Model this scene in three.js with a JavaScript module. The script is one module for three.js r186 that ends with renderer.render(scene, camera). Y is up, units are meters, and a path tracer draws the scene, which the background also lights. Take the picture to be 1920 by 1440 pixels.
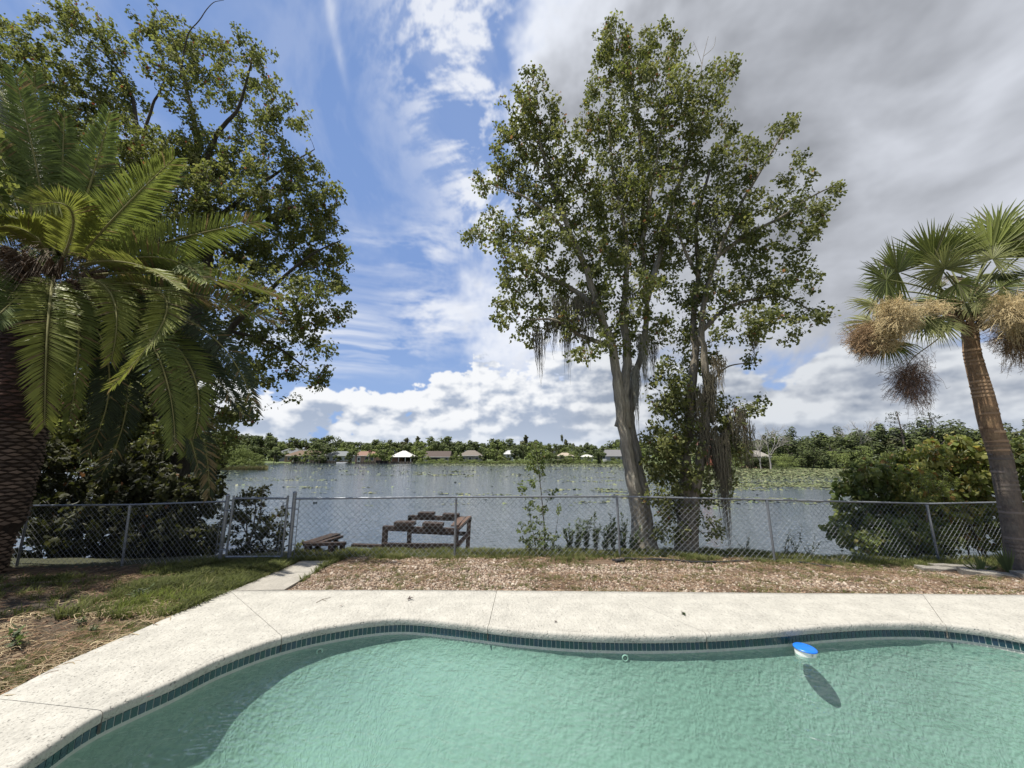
import * as THREE from 'three';
import { RoundedBoxGeometry } from 'three/addons/geometries/RoundedBoxGeometry.js';
import { mergeGeometries } from 'three/addons/utils/BufferGeometryUtils.js';

// ---------- camera, sky, sun, exposure ----------
const V3 = (x = 0, y = 0, z = 0) => new THREE.Vector3(x, y, z);
const PITCH = THREE.MathUtils.degToRad(10.6), FOCAL = 721, EYE = 1.75;
const scene = new THREE.Scene();
const camera = new THREE.PerspectiveCamera(2 * Math.atan(720 / FOCAL) * 180 / Math.PI, 4 / 3, 0.05, 4000);
camera.position.set(0, EYE, 0);
camera.rotation.x = PITCH;
const renderer = new THREE.WebGLRenderer();
renderer.toneMapping = THREE.LinearToneMapping;
renderer.toneMappingExposure = 1.5;
renderer.shadowMap.enabled = true;
renderer.setSize(1024, 768);
const SUN = V3(-0.42, 1, 0.12).normalize();
const sun = new THREE.DirectionalLight(new THREE.Color(1, 0.95, 0.86), 5);
sun.position.copy(SUN).multiplyScalar(60);
sun.castShadow = true;
Object.assign(sun.shadow.camera, { left: -30, right: 30, top: 30, bottom: -30, near: 1, far: 140 });
sun.shadow.mapSize.set(4096, 4096);
scene.add(sun, sun.target);

// ---------- small maths ----------
let seed_ = 1;
const seed = (s) => { seed_ = s | 0; };
const rnd = () => { seed_ = (seed_ + 0x6d2b79f5) | 0; let t = Math.imul(seed_ ^ (seed_ >>> 15), 1 | seed_); t = (t + Math.imul(t ^ (t >>> 7), 61 | t)) ^ t; return ((t ^ (t >>> 14)) >>> 0) / 4294967296; };
const rr = (a, b) => a + (b - a) * rnd();
const pick = (a) => a[Math.floor(rnd() * a.length)];
const { clamp, lerp, smoothstep } = THREE.MathUtils;
const ss = (a, b, x) => smoothstep(x, a, b);
const PERM = new Uint8Array(512);
{ seed(77); const p = [...Array(256).keys()]; for (let i = 255; i > 0; i--) { const j = Math.floor(rnd() * (i + 1)); const t = p[i]; p[i] = p[j]; p[j] = t; } for (let i = 0; i < 512; i++) PERM[i] = p[i & 255]; }
const grad = (h, x, y, z) => { h &= 15; const u = h < 8 ? x : y, v = h < 4 ? y : h === 12 || h === 14 ? x : z; return ((h & 1) ? -u : u) + ((h & 2) ? -v : v); };
function noise3(x, y, z, per = 256) {
  const fx = Math.floor(x), fy = Math.floor(y), fz = Math.floor(z); x -= fx; y -= fy; z -= fz;
  const w = (a) => ((a % per) + per) % per & 255, X = w(fx), X1 = w(fx + 1), Y = w(fy), Y1 = w(fy + 1), Z = fz & 255, Z1 = (Z + 1) & 255;
  const u = x * x * x * (x * (x * 6 - 15) + 10), v = y * y * y * (y * (y * 6 - 15) + 10), s = z * z * z * (z * (z * 6 - 15) + 10);
  const A = PERM[X] , B = PERM[X1], AA = PERM[A + Y], AB = PERM[A + Y1], BA = PERM[B + Y], BB = PERM[B + Y1];
  const l = (t, a, b) => a + t * (b - a);
  return l(s, l(v, l(u, grad(PERM[AA + Z], x, y, z), grad(PERM[BA + Z], x - 1, y, z)), l(u, grad(PERM[AB + Z], x, y - 1, z), grad(PERM[BB + Z], x - 1, y - 1, z))),
    l(v, l(u, grad(PERM[AA + Z1], x, y, z - 1), grad(PERM[BA + Z1], x - 1, y, z - 1)), l(u, grad(PERM[AB + Z1], x, y - 1, z - 1), grad(PERM[BB + Z1], x - 1, y - 1, z - 1))));
}
function fbm(x, y, z, o = 4, g = 0.5) { let a = 1, s = 0, n = 0; for (let i = 0; i < o; i++) { s += a * noise3(x, y, z); n += a; a *= g; x = x * 2.03 + 7.1; y = y * 2.03 + 3.7; z = z * 2.03 + 1.3; } return s / n; }
function tfbm(x, y, per, z, o = 4, g = 0.5) { let a = 1, s = 0, n = 0; for (let i = 0; i < o; i++) { s += a * noise3(x, y, z + i * 5.3, per); n += a; a *= g; x *= 2; y *= 2; per *= 2; } return s / n; }

// direction of a photograph pixel, and the points where it meets a height or a depth
const SP = Math.sin(PITCH), CP = Math.cos(PITCH);
const ray = (px, py) => { const u = (px - 960) / FOCAL, v = (720 - py) / FOCAL; return V3(u, v * CP + SP, v * SP - CP); };
const G = (px, py, y = 0) => { const d = ray(px, py); return d.multiplyScalar((y - EYE) / d.y).add(camera.position); };
const P = (px, py, depth) => { const d = ray(px, py); return d.multiplyScalar(depth / -d.z).add(camera.position); };

// ---------- sky ----------
{
  const W = 3072, H = 1536, data = new Float32Array(W * H * 4);
  const gs = (x, c, w) => Math.exp(-(((x - c) / w) ** 2));
  const mix = (a, b, t) => [a[0] + (b[0] - a[0]) * t, a[1] + (b[1] - a[1]) * t, a[2] + (b[2] - a[2]) * t];
  const tops = (az, side) => {   // elevation the low cumulus bank reaches
    const left = az < -40 ? 9 : az < -24 ? lerp(9, 6.5, (az + 40) / 16) : az < -14 ? lerp(6.5, 8.5, (az + 24) / 10) : az < -6 ? lerp(8.5, 12.5, (az + 14) / 8) : az < 14 ? 13.2 : lerp(13.2, 12, ss(14, 30, az));
    return left;
  };
  const dens = (x, y, z, el, az, o) => { const q = fbm(x * 6.6, y * 11, z * 6.6, o, 0.55); const q2 = noise3(x * 3.3 + 9, y * 5, z * 3.3); return 0.5 + q * 1.75 + q2 * 0.2 - (el - tops(az) * 0.98) / 7.5; };
  for (let r = H / 2 - 2; r < H; r++) {
    const e = ((r + 0.5) / H - 0.5) * Math.PI, y = Math.max(0.002, Math.sin(e)), ch = Math.cos(e), el = e * 180 / Math.PI;
    for (let c = 0; c < W; c++) {
      const a = ((c + 0.5) / W - 0.5) * 2 * Math.PI, x = Math.cos(a) * ch, z = Math.sin(a) * ch, az = Math.atan2(x, -z) * 180 / Math.PI;
      let col = el < 25 ? mix([0.32, 0.47, 0.77], [0.215, 0.345, 0.665], ss(2, 25, el)) : mix([0.215, 0.345, 0.665], [0.175, 0.29, 0.585], ss(25, 70, el));
      const cx = x / (y + 0.1), cz = z / (y + 0.1), side = x / Math.hypot(x, z) * 90;
      const wob = fbm(cx * 1.3, cz * 1.3, 4.2, 3), wx = noise3(x * 4, y * 4, z * 4 + 9) * 0.35, wy = noise3(x * 4 + 20, y * 4, z * 4) * 0.35;
      // high wisps: torn fibres in a band climbing to the zenith, and long streaks lower down
      const fib = fbm(x * 7 - y * 3 + wx * 3, (y * 3.2 + x * 1.5) * 1.5 + wy * 2, z * 4, 6, 0.62), puff = fbm(x * 11 + y * 7 + wx * 4, y * 22 - x * 9 + wy * 4, z * 18, 6, 0.66);
      const hor = fbm(az * 0.07 + wx * 3, el * 0.34 + wob * 0.5 + wy * 2, 8.8, 6, 0.6);
      const band = gs(az, lerp(-3, -10, ss(28, 55, el)), lerp(5.5, 12, ss(30, 55, el))) * ss(25, 36, el);
      let wisp = clamp(band * clamp(0.40 + fib * 2.0 + puff * 3.0, 0.05, 1.05), 0, 0.88) + clamp(0.05 + fib * 0.4, 0, 0.16) * ss(14, 30, el);
      wisp += clamp(clamp(0.34 + hor * 2.3, 0, 1.2) * (gs(az, -11, 9) * gs(el, 20.5, 3.8) * 1.15 + gs(az, -20, 7) * gs(el, 14.5, 2.4) + gs(az, -22, 5) * gs(el, 28, 2.2) * 0.8 + gs(az, -13, 5) * gs(el, 30, 3.5) * 0.8 + gs(az, -29, 8) * gs(el, 16, 5) * 1.1), 0, 0.85);
      const trail = gs(az + (el - 48) * 0.55, -28.8, 0.5 + (el - 44) * 0.06) * ss(43, 48, el) * (1 - ss(60, 66, el)) * clamp(0.6 + fib, 0, 1);
      col = mix(col, [0.84, 0.87, 0.94], clamp(wisp + trail * 0.55, 0, 0.95));
      // grey sheet over the right half: billowed, brightest where it thins out
      const edge = side + fbm(x * 3.2 + 3, y * 3.2, z * 3.2, 6, 0.62) * 34 + lerp(5, -4, ss(20, 50, el));
      const sheet = ss(-8, 8, edge) * ss(7, 15, el + wob * 7 + puff * 6);
      if (sheet > 0.002) {
        const m = fbm(x * 2.2 + 20 + wx, y * 4.2 + wy, z * 2.2, 6, 0.56), b1 = 1 - 2 * Math.abs(noise3(x * 3.1 + wx * 2, y * 5.2 + wy * 2, z * 3.1)), b2 = 1 - 2 * Math.abs(noise3(x * 7.5 + wx * 4, y * 11 + wy * 4, z * 7.5)), m3 = fbm(x * 11, y * 16, z * 11, 4, 0.6);
        const inner = ss(0, 32, edge), low = 1 - ss(16, 36, el);
        let v = lerp(0.82, 0.41, inner) + m * 0.42 + (b1 - 0.4) * 0.11 + (b2 - 0.4) * 0.06 + m3 * 0.13 + low * 0.10 - gs(el, 31, 8) * gs(side, 36, 20) * 0.05;
        v = clamp(v, 0.15, 0.88);
        col = mix(col, [v * 0.955, v * 0.995, v * 1.085], sheet * 0.98);
      }
      // cumulus bank round the horizon
      if (el < 27) {
        const D = dens(x, y, z, el, az, 7), right = ss(6, 30, side), al = ss(0.44, lerp(0.515, 0.62, right), D);
        if (al > 0.002) {
          const k = 0.022, D2 = dens(x - 0.7 * k, y + k, z - 0.3 * k, el + 1.25, az - 1, 6);
          const broad = fbm(x * 3.2 + 4, y * 20, z * 3.2, 4), bank = fbm(x * 2.1 + 8, y * 26, z * 2.1, 3);
          let lit = clamp(0.60 + (D - D2) * 2.6 - (D - 0.56) * 0.6 + broad * 0.45 - clamp(bank * 1.6, 0, 0.5), 0, 1);
          lit = lerp(lit, clamp(0.36 + (D - D2) * 1.5 + broad * 0.9 - clamp(bank * 1.4, -0.1, 0.5), 0, 1), right);
          const shade = mix([0.40, 0.47, 0.60], [0.30, 0.345, 0.43], right), bright = mix([0.92, 0.935, 0.96], [0.72, 0.75, 0.79], right);
          let cc = mix(shade, bright, lit);
          cc = mix(cc, [0.60, 0.68, 0.80], 0.55 * (1 - ss(0, 6, el)));
          col = mix(col, cc, al * (1 - ss(18, 26, el)));
        }
      }
      const i = (r * W + c) * 4;
      data[i] = col[0] * 0.68; data[i + 1] = col[1] * 0.68; data[i + 2] = col[2] * 0.68; data[i + 3] = 1;
    }
  }
  for (let r = 0; r < H / 2 - 2; r++) for (let c = 0; c < W; c++) { const i = (r * W + c) * 4; data[i] = 0.2; data[i + 1] = 0.22; data[i + 2] = 0.2; data[i + 3] = 1; }
  const sky = new THREE.DataTexture(data, W, H, THREE.RGBAFormat, THREE.FloatType);
  sky.mapping = THREE.EquirectangularReflectionMapping;
  sky.magFilter = sky.minFilter = THREE.LinearFilter;
  sky.needsUpdate = true;
  scene.background = sky;
  scene.environment = sky;
}

// ---------- naming ----------
const used = new Map();
const numbered = (n) => { const k = used.get(n) ?? 0; used.set(n, k + 1); return k ? n + '_' + String(k).padStart(3, '0') : n; };
function shadows(o) { o.traverse((m) => { if (m.isMesh) m.castShadow = m.receiveShadow = true; }); return o; }
function top(o, name, data) { o.name = numbered(name); Object.assign(o.userData, data); scene.add(o); return o; }
function thing(name, label, category, at = V3(), group) { const g = new THREE.Group(); g.position.copy(at); const d = { label, category }; if (group) d.group = group; return top(g, name, d); }
function part(parent, name, geometry, material, extra) { const m = new THREE.Mesh(geometry, material); m.name = name; if (extra) Object.assign(m.userData, extra); parent.add(m); return m; }
const STUFF = { kind: 'stuff' };

// ---------- mesh collector ----------
class MB {
  constructor(o = V3()) { this.p = []; this.i = []; this.c = []; this.u = []; this.o = o; this.col = [1, 1, 1]; }
  v(q, u = 0, w = 0, c = this.col) { this.p.push(q.x - this.o.x, q.y - this.o.y, q.z - this.o.z); this.u.push(u, w); this.c.push(c[0], c[1], c[2]); return this.p.length / 3 - 1; }
  tri(a, b, c) { this.i.push(a, b, c); }
  face(a, b, c, d, col = this.col) { const w = a.distanceTo(b), h = a.distanceTo(d), k = this.v(a, 0, 0, col); this.v(b, w, 0, col); this.v(c, w, h, col); this.v(d, 0, h, col); this.i.push(k, k + 1, k + 2, k, k + 2, k + 3); }
  // a tube through points with a radius each; lump makes it uneven
  tube(pts, radii, sides = 6, col = this.col, lump = 0, capped = true) {
    const n = pts.length, base = this.p.length / 3; let side = null, len = 0; const t = V3(), b = V3(), q = V3();
    for (let k = 0; k < n; k++) {
      t.subVectors(pts[Math.min(n - 1, k + 1)], pts[Math.max(0, k - 1)]).normalize();
      if (!side) { side = Math.abs(t.y) > 0.9 ? V3(1, 0, 0) : V3(0, 1, 0); side.cross(t).normalize(); }
      side.addScaledVector(t, -side.dot(t)).normalize(); b.crossVectors(t, side);
      if (k) len += pts[k].distanceTo(pts[k - 1]);
      for (let s = 0; s <= sides; s++) {
        const a = (s % sides) / sides * Math.PI * 2, R = radii[k] * (1 + (lump ? lump * noise3(Math.cos(a) * 1.3 + pts[0].x, pts[k].y * 1.6, Math.sin(a) * 1.3) : 0));
        q.copy(pts[k]).addScaledVector(side, Math.cos(a) * R).addScaledVector(b, Math.sin(a) * R);
        this.v(q, s / sides * Math.max(0.2, radii[0] * 6.3), len, col);
      }
    }
    for (let k = 0; k < n - 1; k++) for (let s = 0; s < sides; s++) { const a = base + k * (sides + 1) + s, d = a + sides + 1; this.i.push(a, a + 1, d, a + 1, d + 1, d); }
    if (capped) for (const k of [0, n - 1]) { const c = this.v(pts[k], 0, 0, col), f = base + k * (sides + 1); for (let s = 0; s < sides; s++) k ? this.i.push(c, f + s, f + s + 1) : this.i.push(c, f + s + 1, f + s); }
  }
  box(center, sx, sy, sz, rot, col = this.col) {
    const g = new THREE.BoxGeometry(sx, sy, sz); if (rot) g.applyMatrix4(new THREE.Matrix4().makeRotationFromEuler(rot));
    this.add(g, center, col);
  }
  add(g, at = V3(), col = this.col) { const b = this.p.length / 3, p = g.attributes.position, u = g.attributes.uv; for (let k = 0; k < p.count; k++) this.v(V3(p.getX(k), p.getY(k), p.getZ(k)).add(at), u ? u.getX(k) : 0, u ? u.getY(k) : 0, col); if (g.index) for (const k of g.index.array) this.i.push(b + k); else for (let k = 0; k < p.count; k++) this.i.push(b + k); }
  geo() {
    const g = new THREE.BufferGeometry();
    g.setAttribute('position', new THREE.BufferAttribute(new Float32Array(this.p), 3));
    g.setAttribute('uv', new THREE.BufferAttribute(new Float32Array(this.u), 2));
    g.setAttribute('color', new THREE.BufferAttribute(new Float32Array(this.c), 3));
    g.setIndex(new THREE.BufferAttribute(new Uint32Array(this.i), 1));
    g.computeVertexNormals();
    return g;
  }
  geoUp() {   // the same, wound so that the sheet faces the sky
    let g = this.geo(), s = 0; const n = g.attributes.normal; for (let k = 0; k < n.count; k++) s += n.getY(k);
    if (s < 0) { for (let k = 0; k < this.i.length; k += 3) { const t = this.i[k]; this.i[k] = this.i[k + 1]; this.i[k + 1] = t; } g = this.geo(); }
    return g;
  }
}
const curve = (pts, n) => new THREE.CatmullRomCurve3(pts, false, 'centripetal').getPoints(n);
const along = (pts, f) => pts.map((_, i) => f(i / (pts.length - 1)));

// ---------- textures and materials ----------
function tex(size, f, rep = 1, srgb = false) {
  const d = new Uint8Array(size * size * 4);
  for (let y = 0; y < size; y++) for (let x = 0; x < size; x++) {
    const v = f(x / size, y / size), i = (y * size + x) * 4, a = Array.isArray(v) ? v : [v, v, v];
    for (let k = 0; k < 3; k++) { let q = clamp(a[k], 0, 1); if (srgb) q = q <= 0.0031308 ? q * 12.92 : 1.055 * Math.pow(q, 1 / 2.4) - 0.055; d[i + k] = Math.round(q * 255); }
    d[i + 3] = 255;
  }
  const t = new THREE.DataTexture(d, size, size);
  t.wrapS = t.wrapT = THREE.RepeatWrapping; t.magFilter = THREE.LinearFilter; t.minFilter = THREE.LinearMipmapLinearFilter; t.generateMipmaps = true;
  if (srgb) t.colorSpace = THREE.SRGBColorSpace;
  t.repeat.set(rep, rep); t.needsUpdate = true;
  return t;
}
const mat = (o) => new THREE.MeshPhysicalMaterial({ roughness: 0.9, side: THREE.DoubleSide, ...o });
const lin = (r, g, b) => new THREE.Color().setRGB(r, g, b);
const T = {};
T.grain = tex(512, (u, v) => 0.5 + 0.5 * tfbm(u * 8, v * 8, 8, 1.5, 6, 0.62) * 1.5);
T.concrete = tex(1024, (u, v) => {
  const a = tfbm(u * 6, v * 6, 6, 3.1, 5), b = tfbm(u * 60, v * 24, 12, 7.7, 4, 0.7), pit = tfbm(u * 80, v * 80, 80, 2.3, 2);
  const st = tfbm(u * 3, v * 9, 3, 21.5, 5, 0.6); const k = 0.80 + a * 0.2 + b * 0.24 - clamp(st - 0.12, 0, 0.4) * 0.35 - (pit > 0.25 ? (pit - 0.25) * 1.0 : 0);
  return [k, k * 0.98, k * 0.92];
}, 0.7, true);
T.concreteBump = tex(1024, (u, v) => { const b = tfbm(u * 40, v * 20, 20, 7.7, 4, 0.65), pit = tfbm(u * 80, v * 80, 80, 2.3, 2); return 0.55 + b * 0.55 - (pit > 0.2 ? (pit - 0.2) * 1.2 : 0); }, 0.7);
T.bark = tex(512, (u, v) => { const a = tfbm(u * 12, v * 4, 4, 5.5, 5, 0.6), l = tfbm(u * 5, v * 5, 5, 9.1, 4, 0.6); const k = 0.55 + a * 0.6, m = ss(0.1, 0.35, l); return [lerp(k, 0.85, m * 0.55), lerp(k * 0.96, 0.88, m * 0.55), lerp(k * 0.88, 0.8, m * 0.55)]; }, 1, true);
T.barkBump = tex(512, (u, v) => 0.5 + tfbm(u * 15, v * 5, 5, 5.5, 5, 0.65));
T.soil = tex(1024, (u, v) => { const a = tfbm(u * 7, v * 7, 7, 1.1, 6, 0.6), b = tfbm(u * 40, v * 40, 40, 6.1, 3, 0.7); const k = 0.75 + a * 0.35 + b * 0.45; return [k, k * 0.97, k * 0.92]; }, 0.8, true);
T.soilBump = tex(512, (u, v) => 0.5 + tfbm(u * 20, v * 20, 20, 6.1, 5, 0.7) * 0.9, 0.8);
T.wave = tex(1024, (u, v) => {   // wind ripples running one way
  const w = tfbm(u * 4, v * 4, 4, 3.3, 3) * 0.6;
  const a = noise3(u * 22 + w * 3, v * 44 + w * 2, 1.7, 22) , b = noise3(u * 44 + w * 3, v * 88, 5.1, 44), c = noise3(u * 9, v * 15 + w * 3, 9.3, 3);
  return 0.5 + 0.30 * a + 0.16 * b + 0.16 * c;
}, 1 / 6);
T.ripple = tex(1024, (u, v) => { const w = tfbm(u * 5, v * 5, 5, 2.1, 3); const a = noise3(u * 20 + w * 2.5, v * 20 - w * 3, 3.7, 20), b = noise3(u * 40 + w * 4, v * 40, 6.2, 40); return 0.5 + 0.3 * a + 0.22 * (0.5 - Math.abs(b)) + 0.25 * w; }, 1 / 2.6);
T.plaster = tex(512, (u, v) => { const big = tfbm(u * 3, v * 3, 3, 7.2, 5), g = tfbm(u * 60, v * 60, 60, 4.4, 2); const k = 0.80 + big * 0.16 + g * 0.10; return [k * 0.985, k, k * 0.97]; }, 1 / 3.1, true);
T.causticBump = tex(1024, (u, v) => {  // plaster relief shaped to imitate the rippling sunlight (caustics) in the pool
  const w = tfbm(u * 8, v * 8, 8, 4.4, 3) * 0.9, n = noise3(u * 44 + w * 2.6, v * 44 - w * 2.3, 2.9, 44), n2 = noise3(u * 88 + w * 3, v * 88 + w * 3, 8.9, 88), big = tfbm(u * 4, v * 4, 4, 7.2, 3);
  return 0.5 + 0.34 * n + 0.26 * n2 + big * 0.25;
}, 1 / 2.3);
T.wood = tex(512, (u, v) => { const a = tfbm(u * 4, v * 40, 4, 3.5, 5, 0.6), k = 0.7 + a * 0.6; return [k, k * 0.97, k * 0.93]; }, 1, true);

const M = {};
M.concrete = mat({ color: lin(0.475, 0.466, 0.440), map: T.concrete, bumpMap: T.concreteBump, bumpScale: 0.012, roughness: 0.95 });
M.pathConcrete = mat({ color: lin(0.37, 0.352, 0.325), map: T.concrete, bumpMap: T.concreteBump, bumpScale: 0.008, roughness: 0.95 });
M.soil = mat({ map: T.soil, bumpMap: T.soilBump, bumpScale: 0.03, roughness: 1, vertexColors: true });
M.bark = mat({ map: T.bark, bumpMap: T.barkBump, bumpScale: 0.02, roughness: 0.95, vertexColors: true });
M.leaf = mat({ vertexColors: true, roughness: 0.95, transmission: 0.58, thickness: 0, side: THREE.DoubleSide, specularIntensity: 0.5, clearcoat: 0.07, clearcoatRoughness: 0.4 });
M.palmLeaf = mat({ vertexColors: true, roughness: 0.95, transmission: 0.4, thickness: 0, side: THREE.DoubleSide, clearcoat: 0.22, clearcoatRoughness: 0.3, specularIntensity: 0.6 });
M.farLeaf = mat({ vertexColors: true, roughness: 1, transmission: 0.3, thickness: 0, specularIntensity: 0.4 });
M.dry = mat({ vertexColors: true, roughness: 1, side: THREE.DoubleSide });
M.plain = mat({ vertexColors: true, roughness: 0.85 });
M.galv = mat({ color: lin(0.20, 0.215, 0.235), metalness: 0.4, roughness: 0.5, roughnessMap: T.grain, bumpMap: T.grain, bumpScale: 0.0006 });
M.wire = mat({ color: lin(0.30, 0.32, 0.34), metalness: 0.5, roughness: 0.55 });
M.oldWood = mat({ color: lin(0.066, 0.042, 0.031), map: T.wood, bumpMap: T.wood, bumpScale: 0.006, roughness: 0.95, vertexColors: true });
M.lake = mat({ color: lin(0.035, 0.05, 0.06), roughness: 0.08, ior: 1.33, specularIntensity: 1, bumpMap: T.wave, bumpScale: 0.024 });
M.pool = mat({ color: lin(0.57, 0.765, 0.72), transmission: 1, thickness: 0, roughness: 0.02, ior: 1.38, bumpMap: T.ripple, bumpScale: 0.024 });
M.plaster = mat({ color: lin(0.52, 0.52, 0.49), map: T.plaster, bumpMap: T.causticBump, bumpScale: 0.014, roughness: 0.9 });
M.grout = mat({ color: lin(0.42, 0.45, 0.42), roughness: 0.95, bumpMap: T.grain, bumpScale: 0.002 });
M.glass = mat({ color: lin(0.03, 0.035, 0.04), roughness: 0.12 });

// ---------- ground ----------
const shoreDepth = (k) => {   // how far away the lake ends, by the slope x / depth of the view line
  const far = 168, f = lerp(far, 96, ss(0.30, 0.56, k));
  const isle = 0;
  return lerp(f, 120, ss(0.8, 1.6, Math.abs(k))) + noise3(k * 9, 2.2, 1) * 7;
};
function groundY(x, z) {
  const d = -z, ax = Math.abs(x);
  let y = -0.045;
  if (d > 5.3) y -= ss(5.3, 7.6, d) * (0.04 + 0.17 * ss(3.2, 8.2, ax));
  y += 0.05 * Math.exp(-(((x + 1.4) / 1.6) ** 2 + ((d - 6.9) / 0.55) ** 2));
  if (d > 7.75) y = lerp(y, -1.9, ss(7.9, 12.5, d));
  y += 0.012 * noise3(x * 1.3, z * 1.3, 3) + 0.008 * noise3(x * 4, z * 4, 1);
  if (d > 12) {
    const s = shoreDepth(x / d), t = ss(-10, 6, d - s);
    y = lerp(y, -0.85 + 0.25 * noise3(x * 0.05, z * 0.05, 2) + ss(10, 400, d - s) * 2, t);
  }
  return y;
}
// pool outline (inner edge of the coping), seen part read off the photograph, the rest closed behind the view
const POOL = [[-2.80, -2.35], [-2.86, -2.75], [-2.87, -3.05], [-2.69, -3.47], [-2.58, -3.78], [-2.27, -4.2], [-1.77, -4.51], [-1.24, -4.65], [-0.63, -4.54], [0, -4.37], [0.67, -4.26], [1.33, -4.23], [1.96, -4.26], [2.6, -4.34], [3.39, -4.47], [4.01, -4.53], [4.55, -4.5], [4.93, -4.34], [5.3, -3.95], [5.75, -3.2], [5.9, -2.4], [5.5, -1.6], [4.5, -1.15], [3, -1.05], [1.2, -1.15], [-0.6, -1.1], [-1.9, -1.25], [-2.6, -1.7]];
const poolCurve = new THREE.CatmullRomCurve3(POOL.map(([x, z]) => V3(x, 0, z)), true, 'centripetal');
const NP = 420, ring = poolCurve.getSpacedPoints(NP).slice(0, NP);
const ringOut = ring.map((p, i) => { const t = ring[(i + 1) % NP].clone().sub(ring[(i + NP - 1) % NP]).normalize(); return V3(-t.z, 0, t.x); });
{ let a = 0; for (let i = 0; i < NP; i++) a += ring[i].x * ring[(i + 1) % NP].z - ring[(i + 1) % NP].x * ring[i].z; const c = V3(1.4, 0, -2.8); let s = 0; for (let i = 0; i < NP; i++) s += ringOut[i].dot(ring[i].clone().sub(c)); if (s < 0) ringOut.forEach((n) => n.negate()); }
// deck outer edge as a closed polygon around the pool
const DECK = [[-3.55, -1.0], [-3.7, -2.6], [-3.78, -3.3], [-3.87, -3.95], [-3.82, -4.57], [-3.72, -5.52], [-3.05, -5.56], [-0.23, -5.51], [1.84, -5.45], [3.74, -5.41], [6.57, -5.35], [9.5, -5.25], [9.6, -2], [9.6, 1.5], [3, 1.6], [-3.5, 1.6]];
const inPoly = (x, z, poly) => { let k = false; for (let i = 0, j = poly.length - 1; i < poly.length; j = i++) { const [a, b] = poly[i], [c, d] = poly[j]; if ((b > z) !== (d > z) && x < (c - a) * (z - b) / (d - b) + a) k = !k; } return k; };
const deckIn = DECK.map(([x, z]) => { const dx = x - 1.4, dz = z + 2.8, l = Math.hypot(dx, dz); return [x - dx / l * 0.25, z - dz / l * 0.25]; });
const walkPoly = [[-3.74, -5.5], [-3.03, -5.56], [-3.14, -7.2], [-3.70, -7.2]];
const bankRight = (x, z) => ss(-0.2, 0.5, z + 7.4 + 0.2 * noise3(x * 2, z * 2, 5));
{
  const radii = [], NA = 480; for (let r = 1.2; r < 2500; r *= r < 14 ? 1.0105 : r < 200 ? 1.03 : 1.12) radii.push(r);
  const mb = new MB(); const q = V3();
  const C = (x, z) => {
    const d = -z, n = noise3(x * 0.9, z * 0.9, 4.4), n2 = noise3(x * 3.1, z * 3.1, 8.8);
    if (d < 12) {
      const left = x < -3.1 - 0.02 * d;
      if (d > 7.55) return [0.055, 0.06, 0.028];
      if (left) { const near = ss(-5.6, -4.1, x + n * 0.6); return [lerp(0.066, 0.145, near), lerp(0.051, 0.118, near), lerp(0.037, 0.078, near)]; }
      if (d > 5) { const st = ss(0, 0.5, n2 + n); return [lerp(0.17, 0.13, st), lerp(0.12, 0.09, st), lerp(0.083, 0.06, st)]; }
      return [0.12, 0.12, 0.06];
    }
    const s = shoreDepth(x / Math.max(d, 1));
    return d > s - 6 ? [0.12 + n * 0.03, 0.16 + n * 0.03, 0.055] : [0.05, 0.045, 0.03];
  };
  const nr = radii.length, id = new Int32Array(nr * NA);
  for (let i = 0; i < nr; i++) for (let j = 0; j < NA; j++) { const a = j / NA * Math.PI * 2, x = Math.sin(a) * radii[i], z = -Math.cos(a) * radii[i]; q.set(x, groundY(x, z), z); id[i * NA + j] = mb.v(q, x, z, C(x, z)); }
  const inside = (k) => inPoly(mb.p[k * 3], mb.p[k * 3 + 2], deckIn);
  for (let i = 0; i < nr - 1; i++) for (let j = 0; j < NA; j++) {
    const a = id[i * NA + j], b = id[i * NA + (j + 1) % NA], c = id[(i + 1) * NA + j], d = id[(i + 1) * NA + (j + 1) % NA];
    if (radii[i] < 12 && inside(a) && inside(b) && inside(c) && inside(d)) continue;
    mb.tri(a, c, b); mb.tri(b, c, d);
  }
  top(new THREE.Mesh(mb.geoUp(), M.soil), 'ground', { kind: 'structure' });
}
// ---------- lake ----------
const LAKE = -1.25;
{
  const mb = new MB(), radii = [9, 11, 14, 18, 24, 32, 44, 60, 85, 120, 165, 230], NA = 96;
  for (const r of radii) for (let j = 0; j <= NA; j++) { const a = -1.45 + 2.9 * j / NA; mb.v(V3(Math.sin(a) * r, LAKE, -Math.cos(a) * r), Math.sin(a) * r, -Math.cos(a) * r * 1.0); }
  for (let i = 0; i < radii.length - 1; i++) for (let j = 0; j < NA; j++) { const a = i * (NA + 1) + j, c = a + NA + 1; mb.tri(a, c, a + 1); mb.tri(a + 1, c, c + 1); }
  const g = mb.geoUp(); g.setAttribute('normal', new THREE.BufferAttribute(new Float32Array(g.attributes.position.count * 3).map((_, i) => i % 3 === 1 ? 1 : 0), 3));
  top(new THREE.Mesh(g, M.lake), 'lake_water', { kind: 'structure' });
}
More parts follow.
